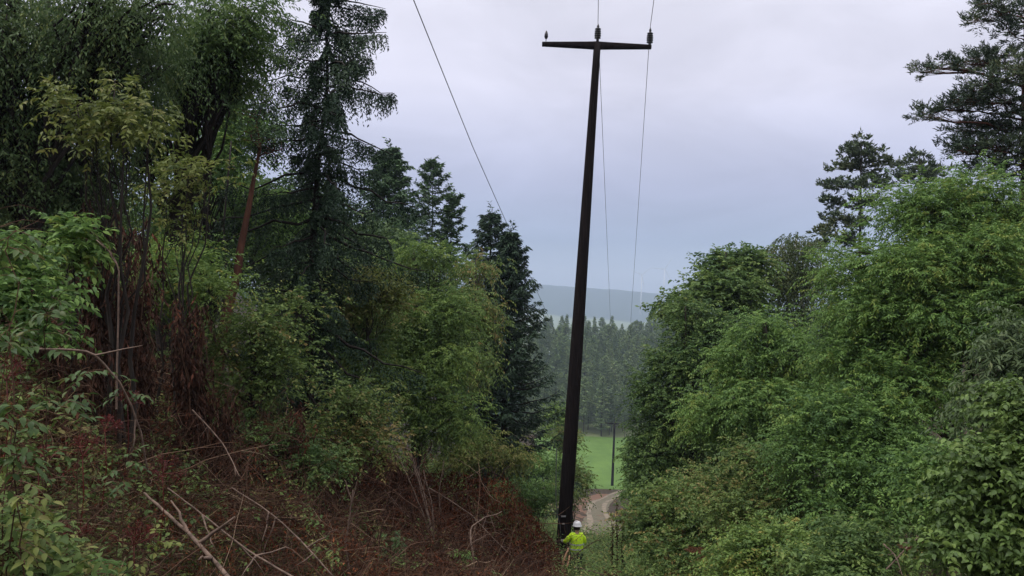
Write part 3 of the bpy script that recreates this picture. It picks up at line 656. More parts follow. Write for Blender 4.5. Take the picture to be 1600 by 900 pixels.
broadleaf('shrub', 'pale yellow-green bush at the end of the brown heap near the pole', 'shrub', 755, 27,
          [(755, 700, 27, 52, 34), (800, 715, 27, 30, 28), (720, 720, 26.5, 36, 30)], 'yellow', 'bark', nclump=80, ntwig=12, nleaf=9, leaf=(.12, .04), cr=.4, twig=.4, droop=.5, trunk_r=.04, seed=48, inner=.3, leafdroop=.5, stems=3)
broadleaf('shrub', 'green bush directly left of the foot of the pole', 'shrub', 835, 32,
          [(830, 770, 31, 40, 34), (855, 720, 33, 24, 40), (800, 770, 30, 30, 30)], 'ash', 'bark', nclump=80, ntwig=12, nleaf=9, leaf=(.12, .04), cr=.45, twig=.4, droop=.5, trunk_r=.04, seed=49, inner=.3, stems=3)
broadleaf('shrub', 'olive bush right of the pole overlooking the field', 'shrub', 900, 48,
          [(894, 742, 48, 26, 34), (882, 692, 50, 18, 28), (910, 755, 47, 14, 22), (880, 775, 45, 24, 24)], 'olive', 'bark', nclump=100, ntwig=12, nleaf=8, leaf=(.17, .07), cr=.6, twig=.5, droop=.3, trunk_r=.06, seed=50, inner=.3, stems=3)
broadleaf('shrub', 'far light green bush seen just behind the pole', 'shrub', 880, 70,
          [(870, 660, 70, 24, 30), (890, 690, 70, 16, 30)], 'ashb', 'bark', nclump=60, ntwig=10, nleaf=8, leaf=(.25, .1), cr=.8, twig=.6, trunk_r=.08, seed=51, inner=.2)
# deeper woodland behind the left edge
k = 0
for (px, d, py, rx, ry, lab) in ((60, 30, 330, 130, 170, 'shaded tree deep in the wood behind the yellow-leaved elder'), (430, 33, 380, 120, 150, 'shaded tree behind the hanging spruce'),
                                 (200, 36, 470, 120, 80, 'low shaded tree deep behind the bundled dead stems'), (560, 36, 420, 80, 100, 'shaded tree below the conical spruce')):
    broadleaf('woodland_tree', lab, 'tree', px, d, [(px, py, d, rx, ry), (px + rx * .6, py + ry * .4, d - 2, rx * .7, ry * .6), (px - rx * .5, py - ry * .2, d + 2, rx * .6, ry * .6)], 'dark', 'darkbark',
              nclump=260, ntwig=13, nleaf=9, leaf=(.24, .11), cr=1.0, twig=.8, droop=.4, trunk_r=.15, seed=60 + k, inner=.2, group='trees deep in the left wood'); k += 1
# thin bare stems in the wood
rs = np.random.RandomState(4)
for k, (px, top, d, lean, lab) in enumerate(((268, 200, 20, 22, 'thin dark stem in the wood, leftmost of the bare stems'), (292, 240, 22, -8, 'thin dark stem rising beside the gap of sky in the wood'),
                               (338, 220, 22, 18, 'thin dark stem close left of the leaning red trunk'), (318, 180, 25, 14, 'thin dark stem in the wood between two gaps of sky'), (505, 250, 24, 10, 'thin dark stem behind the lower hanging spruce'))):
    B = base_at(px, d); P = np.stack([B + (W(px + lean, top, d) - B) * s_ for s_ in np.linspace(0, 1, 8)]) + rs.randn(8, 3) * .04
    b = MB(); tubes(b, P[None], np.linspace(.055, .02, 8)[None], 6); o = b.build('bare_stem', M['darkbark'], None, B, True); tag(o, lab, 'tree stem', 'bare stems in the left wood')

# ------------------------------------------------------------------ right side trees
rp = base_at(1596, 22); rt_ = W(1606, -120, 22)
pine('scots_pine', 'big pine at the right edge with long branches reaching left', 'pine', rp, rt_,
     pxc([(1445, 182, 22, 26, 10), (1475, 170, 22, 26, 12), (1505, 155, 22, 26, 14), (1440, 112, 22, 20, 8), (1470, 106, 22, 26, 10), (1505, 98, 22, 28, 12), (1540, 100, 22, 30, 16),
          (1530, 30, 22, 24, 12), (1560, 20, 22, 26, 14), (1575, 50, 22, 24, 14), (1545, 5, 22, 20, 9), (1540, 130, 21, 34, 20), (1570, 160, 21.5, 36, 24), (1520, 160, 23, 34, 18), (1535, 195, 22, 34, 18),
          (1560, 90, 23, 30, 20), (1590, 110, 21, 30, 24), (1490, 235, 22, 26, 14), (1520, 228, 22, 34, 20), (1560, 235, 21.5, 40, 24), (1500, 205, 22.5, 24, 12), (1590, 200, 22, 34, 26), (1545, 265, 22, 34, 18), (1600, 260, 22, 34, 26),
          (1640, 120, 22, 40, 30), (1650, 200, 22, 44, 30), (1650, 40, 22, 40, 26), (1600, 20, 22, 30, 18)], .6, 5), 'pine', 'redbark', .24, 81, 95, 15, (.12, .026), .24)
pine('round_pine', 'rounded pine standing against the sky above the right-hand trees', 'pine', base_at(1338, 45), W(1346, 222, 45),
     pxc([(1346, 222, 45, 12, 10), (1335, 240, 45, 22, 12), (1360, 243, 45, 22, 12), (1310, 262, 45, 20, 9), (1345, 265, 45, 30, 12), (1380, 258, 45, 20, 10), (1300, 288, 45, 20, 9), (1335, 292, 45, 26, 10), (1370, 285, 45, 24, 11),
          (1298, 318, 45, 20, 8), (1335, 322, 45, 24, 9), (1362, 315, 44, 20, 10), (1310, 345, 44, 24, 9), (1340, 350, 45, 26, 9), (1290, 365, 44, 20, 9), (1325, 378, 44, 26, 11), (1275, 385, 43, 18, 8)], 1.2, 7), 'pine', 'darkbark', .2, 82, 30, 13, (.22, .08), .34)
pine('small_pine', 'small dark pine crown peeping over between the rounded pine and the edge pine', 'pine', base_at(1432, 50), W(1437, 243, 50),
     pxc([(1437, 248, 50, 16, 9), (1420, 262, 50, 18, 9), (1452, 262, 50, 20, 9), (1437, 275, 50, 26, 10), (1410, 280, 50, 20, 9), (1462, 282, 50, 18, 9), (1475, 268, 50, 12, 7)], 1, 8), 'pine', 'darkbark', .2, 83, 22, 12, (.26, .08), .36)
broadleaf('oak_tree', 'dark round-crowned tree left of the drooping birch', 'tree', 1125, 36,
          [(1125, 425, 36, 40, 34), (1165, 415, 36, 34, 36), (1095, 455, 35, 34, 34), (1060, 480, 35, 28, 26), (1150, 460, 35, 50, 36)], 'oak', 'darkbark',
          nclump=210, ntwig=13, nleaf=8, leaf=(.20, .10), cr=.6, twig=.5, droop=.3, trunk_r=.2, seed=101, inner=.35)
broadleaf('birch_tree', 'drooping birch with a white trunk and sky showing through', 'birch', 1276, 38,
          [(1205, 395, 38, 18, 22), (1222, 385, 38, 18, 26), (1245, 380, 38, 18, 26), (1268, 390, 38, 18, 26), (1215, 435, 38, 26, 24), (1250, 430, 38, 24, 26), (1285, 435, 38, 20, 28)], 'birch', 'birchbark',
          nclump=69, ntwig=17, nleaf=14, leaf=(.13, .065), cr=.38, twig=1.15, droop=2.2, trunk_r=.13, seed=102, inner=.15, leafdroop=.8, branch_frac=.7)
broadleaf('ash_tree', 'great bright green tree with feathery leaves on the right', 'tree', 1470, 17,
          [(1525, 310, 17, 62, 46), (1460, 330, 17, 60, 45), (1415, 335, 17.5, 44, 46), (1330, 410, 18, 44, 42), (1345, 460, 17.5, 50, 40), (1430, 410, 16.5, 80, 60), (1530, 400, 16, 80, 60), (1600, 340, 17, 60, 60), (1380, 480, 17, 80, 55),
           (1480, 500, 16, 90, 60), (1590, 480, 15.5, 70, 70), (1330, 560, 17, 60, 60), (1420, 590, 16, 80, 70)], 'ash', 'bark',
          nclump=760, ntwig=12, nleaf=17, leaf=(.088, .028), cr=.5, twig=.5, droop=.32, trunk_r=.16, seed=103, stems=2, inner=.5, leafdroop=.45)
broadleaf('ash_tree', 'round light green tree crown below the oak and birch', 'tree', 1200, 22,
          [(1200, 510, 22, 56, 42), (1160, 560, 22, 46, 50), (1235, 570, 21.5, 54, 54), (1190, 640, 21, 70, 60), (1270, 640, 21, 50, 60), (1120, 650, 22, 50, 50)], 'ash', 'bark',
          nclump=340, ntwig=12, nleaf=14, leaf=(.10, .036), cr=.5, twig=.5, droop=.5, trunk_r=.12, seed=104, inner=.45, leafdroop=.4)
broadleaf('hornbeam_tree', 'leafy tree bordering the gap, its left edge against the distant wood', 'tree', 1070, 29,
          [(1075, 500, 29, 44, 40), (1050, 560, 29, 40, 50), (1100, 570, 28, 50, 60), (1025, 620, 28.5, 40, 46), (1075, 660, 28, 60, 60), (1010, 680, 28.5, 34, 40), (1130, 520, 29, 40, 40), (1030, 730, 28, 50, 50)], 'oak', 'bark',
          nclump=360, ntwig=12, nleaf=13, leaf=(.11, .055), cr=.5, twig=.5, droop=.4, trunk_r=.13, seed=105, inner=.45)
broadleaf('shrub', 'light green shrub spreading over the edge of the track', 'shrub', 1000, 44,
          [(994, 700, 46, 14, 24), (1000, 740, 45, 20, 28), (1012, 780, 42, 28, 32), (990, 768, 46, 12, 14)], 'ash', 'bark', nclump=100, ntwig=11, nleaf=8, leaf=(.18, .08), cr=.5, twig=.45, trunk_r=.06, seed=106, inner=.3, stems=3)
broadleaf('shrub', 'tall dense bush in the middle of the right-hand slope', 'shrub', 1330, 15,
          [(1300, 640, 15.5, 70, 60), (1370, 680, 15, 80, 60), (1250, 700, 15.5, 60, 55), (1330, 740, 14.5, 80, 55), (1430, 720, 14.5, 60, 60), (1310, 800, 14, 70, 40), (1400, 790, 14, 60, 40)], 'ash', 'bark',
          nclump=360, ntwig=11, nleaf=14, leaf=(.075, .030), cr=.4, twig=.4, droop=.4, trunk_r=.05, seed=107, stems=5, inner=.45)
broadleaf('shrub', 'olive-tinged bush with small yellowing leaves low on the right slope', 'shrub', 1180, 17,
          [(1180, 730, 17, 60, 46), (1120, 760, 17.5, 56, 46), (1230, 770, 16.5, 60, 46), (1160, 800, 16, 70, 44)], 'olive', 'bark',
          nclump=220, ntwig=11, nleaf=12, leaf=(.07, .036), cr=.4, twig=.36, droop=.35, trunk_r=.04, seed=108, stems=5, inner=.45)
broadleaf('shrub', 'green bush between the worker and the olive-tinged bush', 'shrub', 1050, 20,
          [(1050, 780, 20, 50, 40), (1010, 820, 20, 44, 40), (1090, 820, 19, 50, 40), (1040, 860, 18.5, 56, 34)], 'herb', 'bark',
          nclump=170, ntwig=11, nleaf=9, leaf=(.095, .045), cr=.4, twig=.36, droop=.35, trunk_r=.03, seed=109, stems=5, inner=.4)
for px, d, lb, mt, lab in ((1210, 12.5, [(1210, 850, 12.5, 60, 40), (1150, 880, 12.5, 50, 30), (1270, 870, 12, 50, 34)], 'ashb', 'low light green bush at the bottom edge below the olive-tinged one'),
                           (1340, 11.5, [(1340, 850, 11.5, 50, 36), (1290, 890, 11, 50, 30), (1370, 890, 11, 44, 30)], 'herb', 'low leafy bush at the bottom edge left of the dark hollow'),
                           (1470, 11, [(1470, 780, 11, 44, 40), (1440, 740, 11.5, 36, 30), (1500, 720, 11, 40, 40)], 'ash', 'green bush above the dark hollow, left of the hazel')):
    broadleaf('shrub', lab, 'shrub', px, d, lb, mt, 'bark', nclump=120, ntwig=9, nleaf=9, leaf=(.075, .036), cr=.3, twig=.3, droop=.35, trunk_r=.025, seed=200 + px, stems=5, inner=.3)
broadleaf('shrub', 'large-leaved hazel bush in the lower right corner', 'hazel bush', 1580, 6.5,
          [(1575, 730, 7.2, 60, 50), (1610, 640, 7.4, 50, 50), (1525, 790, 7.2, 40, 44), (1580, 840, 7, 70, 50), (1500, 860, 7, 34, 40), (1630, 760, 7, 50, 70)], 'big', 'darkbark',
          nclump=230, ntwig=9, nleaf=9, leaf=(.058, .036), cr=.22, twig=.24, droop=.35, trunk_r=.02, seed=110, stems=6, inner=.35, shape='ovate', leafdroop=.45)
broadleaf('willow_shrub', 'grey-leaved willow bush at the right edge above the hazel', 'willow', 1600, 9.5,
          [(1590, 560, 9.5, 46, 50), (1570, 620, 9.5, 40, 36), (1620, 510, 9.5, 40, 40), (1540, 640, 9.6, 30, 26)], 'willow', 'darkbark',
          nclump=80, ntwig=9, nleaf=10, leaf=(.10, .024), cr=.25, twig=.35, droop=.5, trunk_r=.03, seed=111, stems=4, inner=.3, leafdroop=.45)
for k, (px, d, py, rx, ry, lab) in enumerate(((1380, 34, 470, 100, 80, 'shaded tree behind the great bright green tree'), (1560, 30, 420, 110, 130, 'shaded tree behind the right-edge foliage'),
                                 (1240, 40, 570, 90, 50, 'shaded tree behind the round light green crown'), (1110, 35, 690, 70, 60, 'shaded tree behind the olive-tinged bush'), (1700, 27, 400, 150, 150, 'shaded tree mostly cut off by the right edge behind the big pine trunk'), (1720, 18, 620, 150, 120, 'shaded tree mostly cut off by the right edge behind the willow'))):
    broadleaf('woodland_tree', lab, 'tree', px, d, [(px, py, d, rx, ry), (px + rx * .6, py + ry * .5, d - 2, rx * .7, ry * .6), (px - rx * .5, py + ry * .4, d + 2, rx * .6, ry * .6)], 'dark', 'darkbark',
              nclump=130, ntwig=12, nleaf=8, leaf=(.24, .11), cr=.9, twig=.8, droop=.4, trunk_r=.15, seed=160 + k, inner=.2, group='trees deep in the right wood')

# ------------------------------------------------------------------ undergrowth
def scatter(rs, n, region):
    """random ground points: region(px, d) -> keep"""
    out = []
    while len(out) < n:
        px = rs.uniform(-80, 2000, 4000); d = np.exp(rs.uniform(np.log(3.0), np.log(80), 4000)); k = region(px, d)
        x = (px - 800) / F * d; out += list(zip(x[k], d[k], px[k]))
    a = np.array(out[:n]); return a[:, 0], a[:, 1], a[:, 2]
rs = np.random.RandomState(77)
def herb_region(px, d): return ((px > 880) & (d > 5) & (rs.rand(len(px)) < np.clip(d / 30, .3, 1))) | ((px > 640) & (px <= 880) & (d > 29)) | ((px > 905) & (px < 960) & (d > 20))
x, y, p_ = scatter(rs, 13500, herb_region); 
onpath = (np.abs(x - np.interp(y, [t[1] for t in tr], [t[0] for t in tr])) < 3) & (y > 62); x, y = x[~onpath], y[~onpath]
z = H(x, y); n = len(x); b = MB()
hgt = rs.uniform(.25, 1.15, n) * np.clip(y / 14, .6, 1.5)
D = norm(np.stack([rs.randn(n) * .3, rs.randn(n) * .3, np.ones(n)], 1)); sc = np.clip(y / 16, .55, 3.2)
for k in range(2):
    nn_ = 12
    O = np.stack([x, y, z], 1)
    t = (np.arange(nn_)[None] + rs.rand(n, nn_)) / nn_; P = O[:, None] + D[:, None] * (hgt[:, None] * t)[..., None] + rs.randn(n, nn_, 3) * .05 * sc[:, None, None]
    dr = rs.randn(n, nn_, 3); dr[..., 2] = rs.randn(n, nn_) * .3 - .05
    L_ = (.085 * sc)[:, None] * (1.15 - .5 * t) * (.7 + .6 * rs.rand(n, nn_))
    leafcards(b, P.reshape(-1, 3), dr.reshape(-1, 3), (np.array([0, 0, 1.]) + rs.randn(n * nn_, 3) * .35), L_.ravel(), L_.ravel() * .42, np.clip(np.repeat(.45 + .2 * rs.randn(n), nn_) + .12 * rs.randn(n * nn_), 0, 1))
tag(b.build('undergrowth', M['herb']), 'green herbs and nettles covering the slope right of the pole', 'undergrowth', kind='stuff')
# grass and moss between brush (left and centre)
x, y, p_ = scatter(rs, 5000, lambda px, d: (px < 960) & (d < 34)); z = H(x, y); n = len(x); b = MB()
nb = 9; O = np.repeat(np.stack([x, y, z], 1), nb, 0) + rs.randn(n * nb, 3) * [.07, .07, .01]
leafcards(b, O, rs.randn(n * nb, 3) * .4 + [0, 0, 1], rs.randn(n * nb, 3) + [0, -1, 0], rs.uniform(.12, .4, n * nb), .014, np.clip(.4 + .25 * rs.randn(n * nb), 0, 1))
tag(b.build('grass', M['herb']), 'thin green grass growing between the dead brushwood', 'grass', kind='stuff')

# ------------------------------------------------------------------ brushwood
def mound(x, y):
    """height of the tangle above the ground"""
    px = x / y * F + 800
    m = np.interp(px, [-100, 60, 300, 500, 700, 840, 880, 905], [1.25, 1.15, 1.0, 1.0, 1.15, .9, .45, .1])
    base = m * (0.75 + .25 * np.sin(x * 1.7 + 2) * np.cos(y * 1.1))
    pyc = np.interp(px, [575, 620, 660, 700, 800, 822, 850, 880, 896], [850, 765, 745, 738, 742, 762, 800, 838, 870])
    zt = (450 - pyc) / F * y * math.cos(PITCH) + y * math.sin(PITCH) - (px - 800) / F * y * math.sin(ROLL)
    g = np.clip(zt - H(x, y), 0, 4) * np.exp(-((y - 22.0) / 1.7) ** 2) * ((px > 575) & (px < 897))
    return np.maximum(base, g)
def twigs_at(b, rs, x, y, z0, L, r, n_seg=5, flat=.5, upb=.2, tint=None, curl=.25):
    n = len(x); D = norm(np.stack([rs.randn(n), rs.randn(n), rs.randn(n) * flat + upb], 1))
    P = [np.stack([x, y, z0], 1)]; d_ = D.copy()
    for k in range(n_seg):
        d_ = norm(d_ + rs.randn(n, 3) * curl - np.array([0, 0, .07])); P.append(P[-1] + d_ * (L / n_seg)[:, None])
    P = np.stack(P, 1); tn = np.clip(.42 + .2 * rs.randn(n), 0, 1) if tint is None else tint
    tubes(b, P, r[:, None] * np.linspace(1, .3, n_seg + 1)[None], 3, tn); return P
rs = np.random.RandomState(300); b = MB()
def brush_region(px, d): return (px < 896) & (d > 3.6) & (d < 26.5)
x, y, _ = scatter(rs, 15000, brush_region); mh_ = mound(x, y); z = H(x, y) + mh_ * rs.rand(len(x)) ** .5 - .05
L = rs.uniform(.25, 1.1, len(x)) * np.clip(y / 10, .6, 1.4); r = rs.uniform(.0015, .0045, len(x)) * np.clip(y / 7, .7, 2.4)
P = twigs_at(b, rs, x, y, z, L, r)
# side twiglets
n = len(x); q = P[np.arange(n), rs.randint(1, 5, n)]; twigs_at(b, rs, q[:, 0], q[:, 1], q[:, 2], L * .45, r * .6, 3)
q = P[np.arange(n), rs.randint(2, 6, n)]; twigs_at(b, rs, q[:, 0], q[:, 1], q[:, 2], L * .35, r * .5, 3)
x, y, _ = scatter(rs, 1500, brush_region); mh_ = mound(x, y); z = H(x, y) + mh_ * (.55 + .5 * rs.rand(len(x)))
L = rs.uniform(.8, 2.0, len(x)) * np.clip(y / 11, .5, 1.3); r = rs.uniform(.004, .009, len(x)) * np.clip(y / 9, .5, 2.0)
P = twigs_at(b, rs, x, y, z, L, r, 7, .35, .1, np.clip(.52 + .22 * rs.randn(len(x)), 0, 1), .16)
n = len(x)
for k in range(4):
    q = P[np.arange(n), rs.randint(1, 7, n)]; twigs_at(b, rs, q[:, 0], q[:, 1], q[:, 2], L * .35, r * .5, 4, .6, .3, np.clip(.55 + .2 * rs.randn(n), 0, 1))
tag(b.build('brushwood', M['twig']), 'tangle of cut dead brown branches covering the left slope', 'brushwood', kind='stuff')
b = MB(); x, y, _ = scatter(rs, 80000, brush_region); mh_ = mound(x, y); z = H(x, y) + mh_ * rs.rand(len(x)) ** .6
n = len(x); sc = np.clip(y / 9, .5, 2.2)
cl = .5 + .28 * np.sin(x * 1.9 + 1.3 * np.sin(y * .9)) * np.cos(y * 1.3 + x)
leafcards(b, np.stack([x, y, z], 1), rs.randn(n, 3) + [0, 0, -.5], rs.randn(n, 3) + [0, 0, .5], .06 * sc * rs.uniform(.6, 1.4, n), .018 * sc * rs.uniform(.5, 1.5, n), np.clip(cl * .8 + .16 * rs.randn(n), 0, 1), fold=.4)
px_ = rs.uniform(580, 890, 26000); y = rs.uniform(18.5, 25, 26000); x = (px_ - 800) / F * y; mh_ = mound(x, y); z = H(x, y) + mh_ * rs.rand(26000) ** .35; n = 26000
leafcards(b, np.stack([x, y, z], 1), rs.randn(n, 3) * .6 + [0, 0, -.8], rs.randn(n, 3), rs.uniform(.07, .2, n), rs.uniform(.015, .04, n), np.clip(.45 + .2 * np.sin(x * 3 + z * 2) + .2 * rs.randn(n), 0, 1), fold=.4)
tag(b.build('dead_leaves', M['dead']), 'withered reddish brown leaves clinging to the cut brushwood', 'dead leaves', kind='stuff')

cx, cy, _ = scatter(rs, 170, lambda px, d: (px < 890) & (d > 4.5) & (d < 25)); k = 60; n = len(cx) * k; b = MB()
x = np.repeat(cx, k) + rs.randn(n) * .16 * np.repeat(np.clip(cy / 9, .6, 2), k); y = np.repeat(cy, k) + rs.randn(n) * .2; z = H(x, y) + mound(x, y) * rs.uniform(.5, 1.0, n)
leafcards(b, np.stack([x, y, z], 1), rs.randn(n, 3) * [1, 1, .6] + [0, 0, .2], rs.randn(n, 3), rs.uniform(.1, .32, n), .008 * np.clip(y / 9, .6, 2), np.clip(.5 + .25 * rs.randn(n), 0, 1))
tag(b.build('dry_grass', M['straw']), 'tufts of pale dry grass and straw caught in the brushwood', 'dry grass', kind='stuff')
x, y, pq = scatter(rs, 2600, lambda px, d: (px < 420) & (d > 3.4) & (d < 11) & (rs.rand(len(px)) < np.clip((430 - px) / 330, 0, 1)))
x2, y2, _ = scatter(rs, 900, lambda px, d: (px > 250) & (px < 870) & (d > 8) & (d < 24) & (np.sin(px * .035 + d) > .55)); x = np.concatenate([x, x2]); y = np.concatenate([y, y2])
z = H(x, y) + mound(x, y) * rs.uniform(.7, 1.1, len(x)); b = MB(); n = len(x); k = 4
O = np.repeat(np.stack([x, y, z], 1), k, 0); leafcards(b, O + rs.randn(n * k, 3) * .03, rs.randn(n * k, 3) * [1, 1, .4] + [0, 0, -.2], rs.randn(n * k, 3) * .4 + [0, 0, 1], rs.uniform(.035, .08, n * k), rs.uniform(.02, .035, n * k), np.clip(np.repeat(.5 + .3 * rs.randn(n), k), 0, 1), 'ovate')
tag(b.build('bramble_leaves', M['olive']), 'small dull green leaves scattered through the brushwood on the left', 'bramble leaves', kind='stuff')

# single branches lying or standing in the brush
def limb(name, label, pts, r0, r1, mat='stick', cat='branch', side=(), group=None, seed=0, fork=0):
    rs = np.random.RandomState(seed); P = np.array([W(*q) for q in pts]); s = np.linspace(0, len(P) - 1, 16)
    Q = np.stack([hermite(s, np.arange(len(P)), P[:, k]) for k in range(3)], 1) + rs.randn(16, 3) * r0 * .22
    b = MB(); tubes(b, Q[None], np.linspace(r0, r1, 16)[None], 7)
    for k in range(fork):
        i = rs.randint(4, 14); d_ = norm(Q[i] - Q[i - 1] + rs.randn(3) * .7 * np.linalg.norm(Q[i] - Q[i - 1])); L_ = np.linalg.norm(Q[-1] - Q[0]) * rs.uniform(.12, .3)
        s5 = np.linspace(0, 1, 6)[:, None]; tubes(b, (Q[i] + d_ * s5 * L_ + rs.randn(6, 3) * .03 * L_ * s5)[None], np.linspace(r1 * 1.1, r1 * .35, 6)[None], 4)
    o = b.build(name, M[mat], None, Q[0], True); tag(o, label, cat, group)
G = 'loose branches in the brush'
limb('fallen_branch', 'thick pale fallen branch running down to the lower left edge', [(225, 770, 6.3), (275, 815, 6.0), (320, 860, 5.6), (380, 930, 5.1)], .011, .017, fork=3, seed=1, group=G)
limb('fallen_branch', 'long slim fallen branch beside the thick pale one', [(262, 762, 6.4), (330, 815, 6.3), (400, 868, 6.2), (480, 915, 6.0)], .006, .009, fork=4, seed=2, group=G)
limb('fallen_branch', 'straight slim branch pointing into the middle of the brush', [(362, 762, 8), (420, 800, 7.9), (470, 845, 7.7), (520, 900, 7.4)], .006, .009, fork=4, seed=3, group=G)
limb('bramble_stem', 'arching bramble stem bending down over the left leaves', [(60, 545, 4.6), (130, 548, 4.7), (180, 590, 4.8), (215, 660, 4.9), (232, 740, 5.0)], .008, .006, 'stick', 'bramble', fork=2, seed=4, group=G)
limb('dry_stalk', 'thin upright dead stalk in front of the bundled dead stems', [(182, 640, 6), (184, 540, 6), (186, 430, 6), (176, 400, 6), (150, 375, 6)], .008, .004, fork=2, seed=5, group=G)
limb('dead_branch', 'crooked grey stick standing at the lower centre', [(548, 905, 9), (540, 850, 9), (546, 810, 9), (552, 765, 9)], .016, .007, fork=4, seed=6, group=G)
limb('dead_branch', 'forked pale stick at the bottom edge right of centre', [(742, 905, 13), (738, 860, 13), (735, 830, 13.2), (752, 812, 13.4), (785, 800, 13.6)], .020, .008, fork=4, seed=7, group=G)
for k, (tx, ty, lab) in enumerate(((612, 690, 'leftmost of the dead branches fanning up from the brush'), (630, 680, 'second from left of the dead branches fanning up'), (662, 735, 'rightmost and shortest of the fanning dead branches'), (640, 700, 'third from left of the dead branches fanning up'), (600, 765, 'lowest dead branch of the fan, leaning left'))):
    limb('dead_branch', lab, [(678, 850, 16), ((678 + tx) / 2 + 6, (850 + ty) / 2 + 8, 16.1), (tx, ty, 16.4)], .022, .007, fork=5, seed=20 + k, group='dead branches fanning up from the brush')
limb('dead_branch', 'pale stick crossing the brown heap from upper left', [(670, 762, 18), (730, 800, 18), (760, 830, 17.6), (800, 870, 17)], .016, .008, fork=5, seed=8, group=G)
limb('dead_branch', 'upright pale stick on the left flank of the brown heap', [(688, 800, 18), (686, 770, 18.1), (694, 720, 18.3)], .016, .008, fork=2, seed=9, group=G)
limb('dead_branch', 'thin branch leaning over the lower left brush', [(300, 640, 8.5), (345, 690, 8.3), (375, 745, 8)], .009, .005, fork=3, seed=10, group=G)
limb('dead_branch', 'thin arching twig above the right end of the brown heap', [(800, 770, 23), (808, 800, 22.5), (812, 835, 22)], .012, .006, fork=3, seed=11, group=G)
limb('split_branch', 'pale orange split branch standing just below the worker', [(877, 905, 21), (880, 880, 21), (888, 857, 21.2)], .035, .022, 'palestick', seed=12, fork=0, group=G)
limb('split_branch', 'pale orange split branch leaning right under the worker', [(880, 900, 20.8), (886, 885, 20.8), (890, 868, 21)], .03, .018, 'palestick', seed=13, fork=0, group=G)
limb('fallen_branch', 'brown branch lying across the undergrowth right of the worker', [(896, 885, 20), (925, 893, 20), (955, 903, 19.8)], .022, .014, 'stick', seed=14, fork=1, group=G)
rs = np.random.RandomState(31)                # heap shape is reinforced with a crown of finer sticks
for k, (px, py, lab) in enumerate(((958, 890, 'dark dead weed stem right of the worker, leftmost'), (966, 890, 'dark dead weed stem right of the worker, tallest'), (974, 888, 'dark dead weed stem right of the worker, rightmost'))):
    d = 21; B = W(px, py, d); B[2] = float(H(B[0], B[1])); b = MB()
    T_ = W(px + rs.uniform(-3, 3), (815, 785, 800)[k], d); s8 = np.linspace(0, 1, 8)[:, None]; P = B + (T_ - B) * s8 + rs.randn(8, 3) * .015
    tubes(b, P[None], np.linspace(.016, .007, 8)[None], 5); n = 90; i = rs.uniform(.35, 1, n); O = B + (T_ - B) * i[:, None]
    leafcards(b, O, rs.randn(n, 3) + [0, 0, -.6], rs.randn(n, 3), .09, .035, np.clip(.4 + .2 * rs.randn(n), 0, 1)); tag(b.build('dead_weed', M['deaddark'], None, B), lab, 'weed', 'dark dead weeds right of the worker')

# bundled dead hanging stems on the left
def dead_bundle(px, d, y0, y1, w, n, seed, label, name='dead_shrub'):
    rs = np.random.RandomState(seed); B = base_at(px, d); tb = MB(); cb = MB()
    P = []
    for k in range(n):
        a = W(px + rs.uniform(-w, w) * .6, y1 + 60, d + rs.uniform(-.4, .4)); c_ = W(px + rs.uniform(-w, w), rs.uniform(y0, y0 + (y1 - y0) * .5), d + rs.uniform(-.5, .5))
        P.append(a + (c_ - a) * np.linspace(0, 1, 9)[:, None] + rs.randn(9, 3) * .025)
    P = np.array(P); tubes(tb, P, np.linspace(.012, .004, 9)[None], 4)
    m = n * 34; q = P[rs.randint(0, n, m), rs.randint(1, 9, m)] + rs.randn(m, 3) * [.06, .06, .1]
    sprays(cb, rs, q, rs.randn(m, 3) * .35 + [0, 0, -1], .22, 7, (.085, .026), .1, .45, .1, np.clip(.4 + .2 * rs.randn(m), 0, 1), .15, 'rhomb', .7)
    r_ = empty(name, B, label, 'dead shrub', 'dead shrubs with hanging withered leaves'); tb.build('stem', M['twig'], r_, B, True); cb.build('foliage', M['deaddark'], r_, B)
dead_bundle(160, 9, 320, 600, 34, 16, 1, 'tallest bundle of dead reddish stems, below the yellow elder leaves')
dead_bundle(215, 9.5, 340, 600, 26, 14, 2, 'bundle of dead stems close right of the tallest bundle')
dead_bundle(300, 10.5, 470, 640, 30, 14, 3, 'black withered bundle right of the low bright shrub')
dead_bundle(100, 8, 480, 640, 60, 14, 4, 'low dark withered bundle behind the elder leaves on the left')
dead_bundle(330, 10.5, 600, 730, 44, 16, 6, 'withered reddish shrub in the brush right of the leaning thin branch')
dead_bundle(430, 12.5, 640, 760, 60, 18, 7, 'wide low withered shrub where the brush meets the sparse pale-leaved shrub')
dead_bundle(40, 6.5, 600, 740, 50, 14, 8, 'dark withered shrub behind the elder saplings at the left edge')
dead_bundle(640, 18, 690, 790, 40, 12, 5, 'withered reddish shrub at the top of the fan of dead branches')

# yellow-leaved elder
broadleaf('elder_bush', 'tall elder with yellowish leaves against the dark trees', 'elder', 185, 8.5,
          [(120, 165, 8.5, 55, 28), (180, 130, 8.6, 30, 16), (195, 195, 8.4, 60, 36), (240, 170, 8.6, 26, 26), (150, 215, 8.4, 45, 22)], 'yellow', 'darkbark',
          nclump=46, ntwig=7, nleaf=8, leaf=(.075, .028), cr=.2, twig=.22, droop=.35, trunk_r=.03, seed=120, stems=4, inner=.2, shape='ovate', leafdroop=.3, gap=.1)
broadleaf('elder_bush', 'thin elder with yellow-brown leaf sprays left of the leaning red trunk', 'elder', 270, 11,
          [(295, 265, 11, 34, 26), (260, 290, 11, 30, 24), (330, 270, 11, 22, 18), (285, 340, 11, 30, 24)], 'yellow', 'darkbark',
          nclump=26, ntwig=7, nleaf=8, leaf=(.09, .034), cr=.25, twig=.26, droop=.35, trunk_r=.025, seed=121, stems=4, inner=.2, leafdroop=.3, gap=.1)
